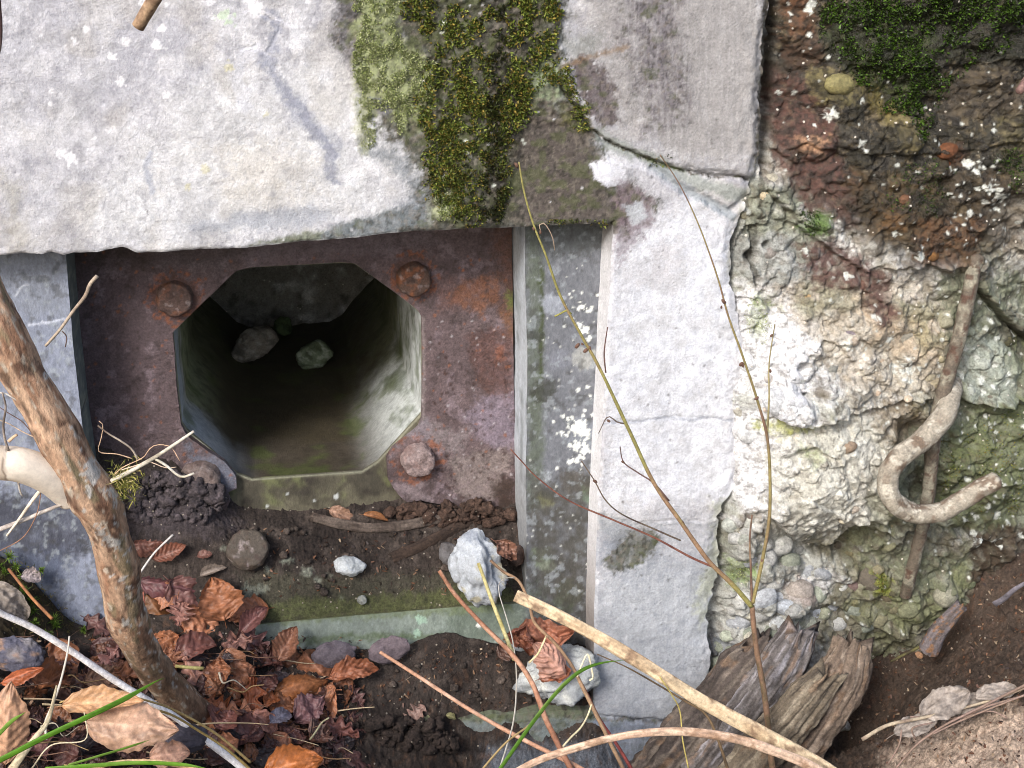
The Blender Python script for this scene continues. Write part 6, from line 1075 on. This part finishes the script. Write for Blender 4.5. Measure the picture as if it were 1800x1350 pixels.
leaf('beech', (272, 1000), (331, 962), 32, (140, 86, 68), 9, 'curled brown leaf with upturned tip behind the thin whitish twig', lift=.018, cup=.5, corr=.09, curl=-.4, face=.7)
leaf('x', (347, 984), (373, 973), 15, (128, 84, 72), 10, 'small oval brown leaf on the sill near the loose bolt head', lift=.008)
leaf('beech', (352, 1022), (398, 996), 20, (140, 124, 112), 11, 'narrow folded grey brown leaf on the sill below the bolt head', lift=.012, cup=.6)
leaf('oak', (445, 1152), (366, 1140), 44, (156, 108, 96), 12, 'wavy purplish brown lobed leaf lying across the others, centre of the litter', lift=.035, face=.7, crumple=.12)
leaf('oak', (425, 1122), (474, 1160), 44, (126, 84, 84), 13, 'dark mauve lobed leaf behind the folded ribbed one', lift=.02, face=.7)
leaf('x', (400, 1164), (418, 1200), 46, (176, 116, 84), 14, 'light tan squarish leaf with a dark stalk below the wavy leaf', lift=.028, face=.8, cup=.05, corr=.01)
leaf('oak', (328, 1186), (372, 1246), 48, (184, 128, 110), 15, 'pale pink lobed leaf at the right side of the trunk foot', lift=.035, face=.8, cup=.08)
leaf('oak', (448, 1225), (430, 1300), 58, (172, 92, 54), 16, 'bright copper lobed leaf low in the litter, below the dark hollow', lift=.04, face=.75, crumple=.12)
leaf('oak', (360, 1256), (408, 1252), 34, (186, 104, 62), 17, 'small copper curled leaf right of the trunk foot', lift=.03, crumple=.14, cup=.3)
leaf('beech', (466, 1262), (488, 1222), 34, (168, 92, 50), 18, 'narrow orange leaf leaning against the big orange brown one', lift=.03, crumple=.12, cup=.3)
leaf('beech', (520, 1282), (572, 1222), 52, (134, 94, 96), 19, 'wrinkled mauve brown leaf in shade under the big orange brown one', lift=.02, crumple=.14, face=.7)
leaf('beech', (108, 1240), (252, 1230), 50, (218, 164, 116), 20, 'long light orange folded leaf lying over the bleached stick', y=-.42, cup=.35, corr=.05, curl=.06, face=.6, tipup=.0)
leaf('beech', (150, 1268), (316, 1282), 92, (220, 172, 140), 21, 'large glossy pinkish tan leaf lying flat under the green blade', y=-.44, cup=-.16, corr=.03, curl=.12, face=.75, wet=.8, tilt=.1)
leaf('beech', (8, 1350), (18, 1208), 74, (206, 156, 122), 22, 'tan pink leaf standing at the left edge in the lower corner', y=-.45, cup=-.2, curl=.2, face=.75)
leaf('beech', (0, 1200), (74, 1172), 30, (190, 96, 52), 23, 'orange leaf edge showing under the grey shard at the left edge', y=-.24, cup=-.3)
leaf('x', (-12, 1056), (52, 1090), 44, (172, 158, 146), 24, 'pale grey papery leaf on the moss at the left edge', lift=.03, crumple=.12, face=.7)
leaf('beech', (462, 1356), (566, 1330), 76, (190, 106, 48), 25, 'bright orange leaf at the bottom edge, nearest of the litter', y=-.38, cup=-.25, corr=.03, curl=.3, face=.8)
leaf('oak', (152, 1102), (210, 1124), 46, (118, 78, 72), 26, 'dark reddish lobed leaf left of the trunk bend', lift=.02)
leaf('beech', (150, 1215), (232, 1188), 48, (168, 122, 92), 27, 'tan ribbed leaf between trunk and bleached stick', lift=.02, corr=.06)
leaf('x', (450, 1296), (492, 1290), 32, (196, 132, 112), 28, 'small pink rounded leaf near the bright orange leaf', lift=.05, wet=.5)
leaf('x', (478, 1302), (512, 1250), 30, (126, 122, 140), 29, 'shiny grey violet leaf tip in the litter near the bottom', lift=.04, wet=.9)
leaf('beech', (548, 1330), (580, 1282), 50, (122, 84, 72), 30, 'wrinkled dark brown ribbed leaf right of the bright orange leaf', lift=.04, corr=.1, crumple=.12)
leaf('x', (262, 1330), (334, 1322), 42, (198, 148, 122), 31, 'pinkish leaf at the bottom edge under the flat grey stone', y=-.36, face=.7)
leaf('beech', (580, 1214), (668, 1172), 42, (178, 106, 72), 32, 'copper leaf curled round itself at the left of the orange stem tip', lift=.03, cup=.5, corr=.09, crumple=.12)
leaf('x', (580, 912), (625, 915), 22, (186, 140, 112), 33, 'small light tan leaf lying at the end of the wooden strip', lift=.02, face=.7)
leaf('x', (640, 920), (684, 914), 12, (176, 116, 72), 34, 'narrow orange scrap of leaf on the wooden strip', lift=.02, cup=.5)
leaf('beech', (872, 952), (905, 985), 34, (150, 104, 84), 35, 'crumpled brown leaf hung on the bramble beside the jamb', y=.03, crumple=.2, cup=.5)
leaf('beech', (905, 1120), (1010, 1110), 66, (180, 112, 84), 36, 'big crumpled copper leaf above the pale stone at the pier corner', y=-.04, crumple=.2, corr=.05, cup=-.2, face=.8)
leaf('beech', (912, 1135), (925, 1100), 50, (150, 90, 72), 37, 'dark copper curled leaf half under the white straw', y=-.035, crumple=.2, cup=.4)
leaf('beech', (1000, 1192), (948, 1135), 62, (220, 160, 138), 38, 'pale pink strongly ribbed leaf curled on the pale stone', y=-.085, corr=.10, cup=-.3, curl=.35, face=.75)
leaf('x', (950, 1192), (1005, 1178), 30, (186, 112, 80), 39, 'torn copper scrap under the pale pink ribbed leaf', y=-.075, crumple=.2)
leaf('x', (876, 1170), (900, 1140), 32, (96, 66, 54), 40, 'round dark brown leaf where the red stem meets the straw', lift=.02, face=.8)
leaf('oak', (715, 1285), (745, 1240), 34, (150, 116, 104), 41, 'small broken brown leaf on the dark soil of the lower tread', lift=.014)
leaf('x', (742, 1278), (765, 1270), 18, (150, 150, 110), 42, 'small olive fragment beside the broken brown leaf', lift=.014)
leaf('x', (785, 1268), (802, 1262), 12, (156, 150, 100), 43, 'tiny yellow green scrap at the left end of the lowest step', lift=.014)
leaf('x', (1618, 1256), (1706, 1214), 48, (150, 138, 128), 44, 'crumbling pale grey leaf flake on the soil bank among fine roots', y=-.29, crumple=.09, face=.55, corr=.02, cup=.1, c2=(196, 184, 174), roll=.5)
leaf('x', (1670, 1246), (1762, 1228), 34, (150, 138, 128), 45, 'second pale ragged flake right of the crumbling one, under the roots', y=-.28, crumple=.09, face=.55, corr=.02, cup=.1, c2=(196, 184, 174), roll=.5)
leaf('x', (1572, 1288), (1650, 1262), 34, (150, 138, 128), 48, 'grey ragged leaf flake at the left of the root bundle', y=-.30, crumple=.09, face=.55, corr=.02, cup=.1, c2=(196, 184, 174), roll=.5)
leaf('x', (1716, 1222), (1790, 1208), 30, (150, 138, 128), 49, 'pale leaf flake under the roots near the right edge', y=-.29, crumple=.09, face=.55, corr=.02, cup=.1, c2=(196, 184, 174), roll=.5)
leaf('x', (1612, 1160), (1620, 1148), 14, (200, 150, 110), 46, 'tiny tan scrap below the grey wood piece', lift=.006)
leaf('x', (40, 1030), (72, 1020), 26, (176, 160, 160), 47, 'curled greyish pink leaf on the moss against the left ledge', lift=.02, cup=.5)

# ================================================================ MOSS, GRIT, LITTER (nobody could count it)
def scatter(poly, n, R, clumps=.0, sc=30, seed=1):
    pl = np.array(poly, float); a = R.uniform(pl[:, 0].min(), pl[:, 0].max(), n*4); b = R.uniform(pl[:, 1].min(), pl[:, 1].max(), n*4); k = inside(a+fbm(a/30, b/30, o=3, seed=seed+40)*22+R.normal(size=len(a))*4, b+fbm(a/30, b/30, o=3, seed=seed+41)*22+R.normal(size=len(a))*4, pl) & (fbm(a/sc, b/sc, o=4, seed=seed)+R.uniform(-.3, .3, len(a)) > clumps); return a[k][:n], b[k][:n]
R = np.random.RandomState(101)
G1 = np.array([col(112, 128, 46), col(84, 100, 38), col(140, 150, 70), col(60, 70, 30), col(150, 132, 60)]); G2 = np.array([col(168, 178, 120), col(150, 162, 100), col(186, 190, 150)]); G3 = np.array([col(40, 54, 22), col(60, 84, 26), col(86, 120, 36), col(34, 38, 20)])
allV = []; allF = []; allC = []; off = 0
def add(V, F, c_):
    global off
    allV.append(V); allF.extend([tuple(i+off for i in f) for f in F]); allC.append(c_); off += len(V)
for poly, n, cl, sc, G, ln in (([(740, -100), (990, -100), (985, 60), (930, 130), (930, 210), (880, 260), (760, 260), (740, 160), (770, 90), (700, 20)], 12000, .03, 22, G1, .0068), ([(780, 180), (890, 170), (900, 300), (870, 390), (790, 400), (770, 300)], 5000, .05, 16, G1, .006), ([(740, 268), (800, 240), (830, 300), (800, 390), (765, 380), (752, 300)], 2600, -.05, 16, G1, .0055),
                               ([(620, -60), (700, -60), (690, 60), (750, 100), (765, 160), (735, 215), (700, 240), (690, 190), (640, 180), (625, 120)], 9000, .0, 14, G2, .0042), ([(625, 170), (660, 180), (650, 260), (640, 262)], 900, .0, 10, G2, .0032), ([(950, 105), (985, 100), (1010, 150), (1040, 225), (1020, 230), (985, 160), (940, 160)], 2200, -.05, 12, G1, .0045), ([(760, 345), (800, 335), (812, 370), (780, 386)], 700, -.1, 9, G2, .004),
                               ([(1120, 262), (1160, 283), (1200, 298), (1150, 292)], 160, 0, 9, G1, .004), ([(960, 390), (1060, 385), (1075, 394), (960, 399)], 260, -.1, 9, G1, .004)):
    a, b = scatter(poly, n, R, cl, sc, int(poly[0][0]) % 97)
    X = P(a, b, 0.0); X[:, 1] += wall_disp(X); V, F, c_ = blades(X, np.tile([0, -1.0, .1], (len(a), 1)), ln, ln*.38, G[R.randint(0, len(G), len(a))]*R.uniform(.7, 1.2, (len(a), 1))*(1-.5*ss(200, 330, b)*ss(-.3, .2, fbm(a/22, b/22, o=3, seed=9)))[:, None]*(1-.7*ss(22, 5, abs(a-(880-b*.05))+fbm(a/20, b/30, seed=4)*20))[:, None], R, .7); add(V, F, c_)
mk('wall_moss', np.concatenate(allV), allF, M_MOSS, None, np.concatenate(allC), np.full(off, .3), label='dark green moss hanging down the wall above the loophole', cat='moss', kind='stuff')
allV, allF, allC, off = [], [], [], 0
for poly, n, cl, G, ln in (([(1440, -90), (1800, -90), (1800, 60), (1700, 110), (1640, 200), (1620, 250), (1590, 200), (1540, 190), (1490, 130), (1440, 60)], 17000, -.04, G3, .006), ([(1400, 370), (1450, 375), (1440, 415), (1415, 410)], 500, -.1, G3, .004), ([(1540, 350), (1640, 250), (1700, 330), (1620, 400)], 900, .1, G3, .004), ([(1740, 280), (1800, 260), (1800, 340)], 500, .0, G3, .004), ([(1640, 780), (1800, 720), (1800, 900), (1700, 920), (1640, 880)], 2200, .12, G1, .0035), ([(1525, 1000), (1560, 1005), (1555, 1040), (1530, 1035)], 350, -.1, G1, .0035), ([(1280, 985), (1330, 985), (1330, 1010), (1285, 1030)], 420, .0, G2, .0035), ([(1310, 520), (1360, 560), (1340, 610), (1315, 580)], 500, .05, G2, .003)):
    a, b = scatter(poly, n, R, cl, 24, int(poly[0][1]) % 91)
    X = P(a, b, 0.0)
    for _ in range(4):
        i = np.clip(((X[:, 2]-zs[0])/cell).round().astype(int), 0, len(zs)-1); j = np.clip(((X[:, 0]-xs[0])/cell).round().astype(int), 0, len(xs)-1); X = P(a, b, rockY[i, j])
    V, F, c_ = blades(X, np.tile([0, -1.0, .2], (len(a), 1)), ln, ln*.38, G[R.randint(0, len(G), len(a))]*R.uniform(.7, 1.2, (len(a), 1)), R, .7); add(V, F, c_)
mk('rock_moss', np.concatenate(allV), allF, M_MOSS, None, np.concatenate(allC), np.full(off, .45), label='wet dark green moss on the overhanging top of the broken concrete', cat='moss', kind='stuff')
allV, allF, allC, off = [], [], [], 0
for (a, b, r) in [(16, 985, 12), (30, 1000, 10), (45, 1044, 12), (55, 1062, 13), (60, 1080, 12), (95, 1098, 15), (100, 1105, 12), (148, 1112, 9), (8, 1012, 10), (75, 1010, 8), (40, 1020, 9), (0, 1000, 10), (62, 1100, 9), (25, 1065, 8), (85, 1120, 9)]:
    q = hit(a, b, .006); n = 60; q = q+R.normal(size=(1, 3))*.001; V, F, c_ = blades(np.repeat(q[None], n, 0) if q.ndim == 1 else np.repeat(q, n, 0), np.tile([0, -.5, .7], (n, 1)), r*.0011, .0013, np.array([col(130, 160, 60), col(100, 130, 44), col(76, 96, 40)])[R.randint(0, 3, n)], R, .85); add(V, F, c_)
a, b = scatter([(-20, 960), (60, 990), (140, 1100), (120, 1135), (-20, 1080)], 1500, R, -.2, 20, 3)
X = np.array([hit(i, j, .002) for i, j in zip(a[:500], b[:500])]); V, F, c_ = blades(X, np.tile([0, -.3, 1], (len(X), 1)), .009, .0011, np.array([col(90, 84, 46), col(70, 76, 34), col(110, 96, 60)])[R.randint(0, 3, len(X))], R, .9); add(V, F, c_)
mk('star_moss', np.concatenate(allV), allF, M_MOSS, None, np.concatenate(allC), np.full(off, .2), label='bright green star moss tufts on the ground against the left ledge', cat='moss', kind='stuff')
# crumbs, needles and leaf scraps on the ground
allV, allF, allC, off = [], [], [], 0
pal = np.array([col(120, 84, 62), col(80, 60, 50), col(150, 120, 96), col(60, 48, 44), col(170, 150, 126), col(100, 66, 50)])
nn = 1500
A = np.concatenate([R.uniform(-10, 640, nn), R.uniform(600, 1040, 250), R.uniform(1500, 1800, 700), R.uniform(430, 910, 260)]); B = np.concatenate([R.uniform(1120, 1350, nn), R.uniform(1140, 1250, 250), R.uniform(1000, 1350, 700), R.uniform(930, 1050, 260)])
X = np.array([hit(i, j, .001) for i, j in zip(A, B)])
V, F, c_ = blades(X, np.tile([0, 0, .1], (len(X), 1)), .009, .0032, pal[R.randint(0, 6, len(X))], R, 1.0); add(V, F, c_)
k_ = R.choice(len(X), 900); V, F, c_ = blades(X[k_]+.001, np.tile([0, 0, .1], (900, 1)), .02, .0007, pal[R.randint(0, 6, 900)], R, 1.0); add(V, F, c_)
mk('litter_scraps', np.concatenate(allV), allF, M_LEAF, None, np.concatenate(allC), np.full(off, .1), label='small brown leaf scraps, needles and crumbs scattered over the soil', cat='litter', kind='stuff')
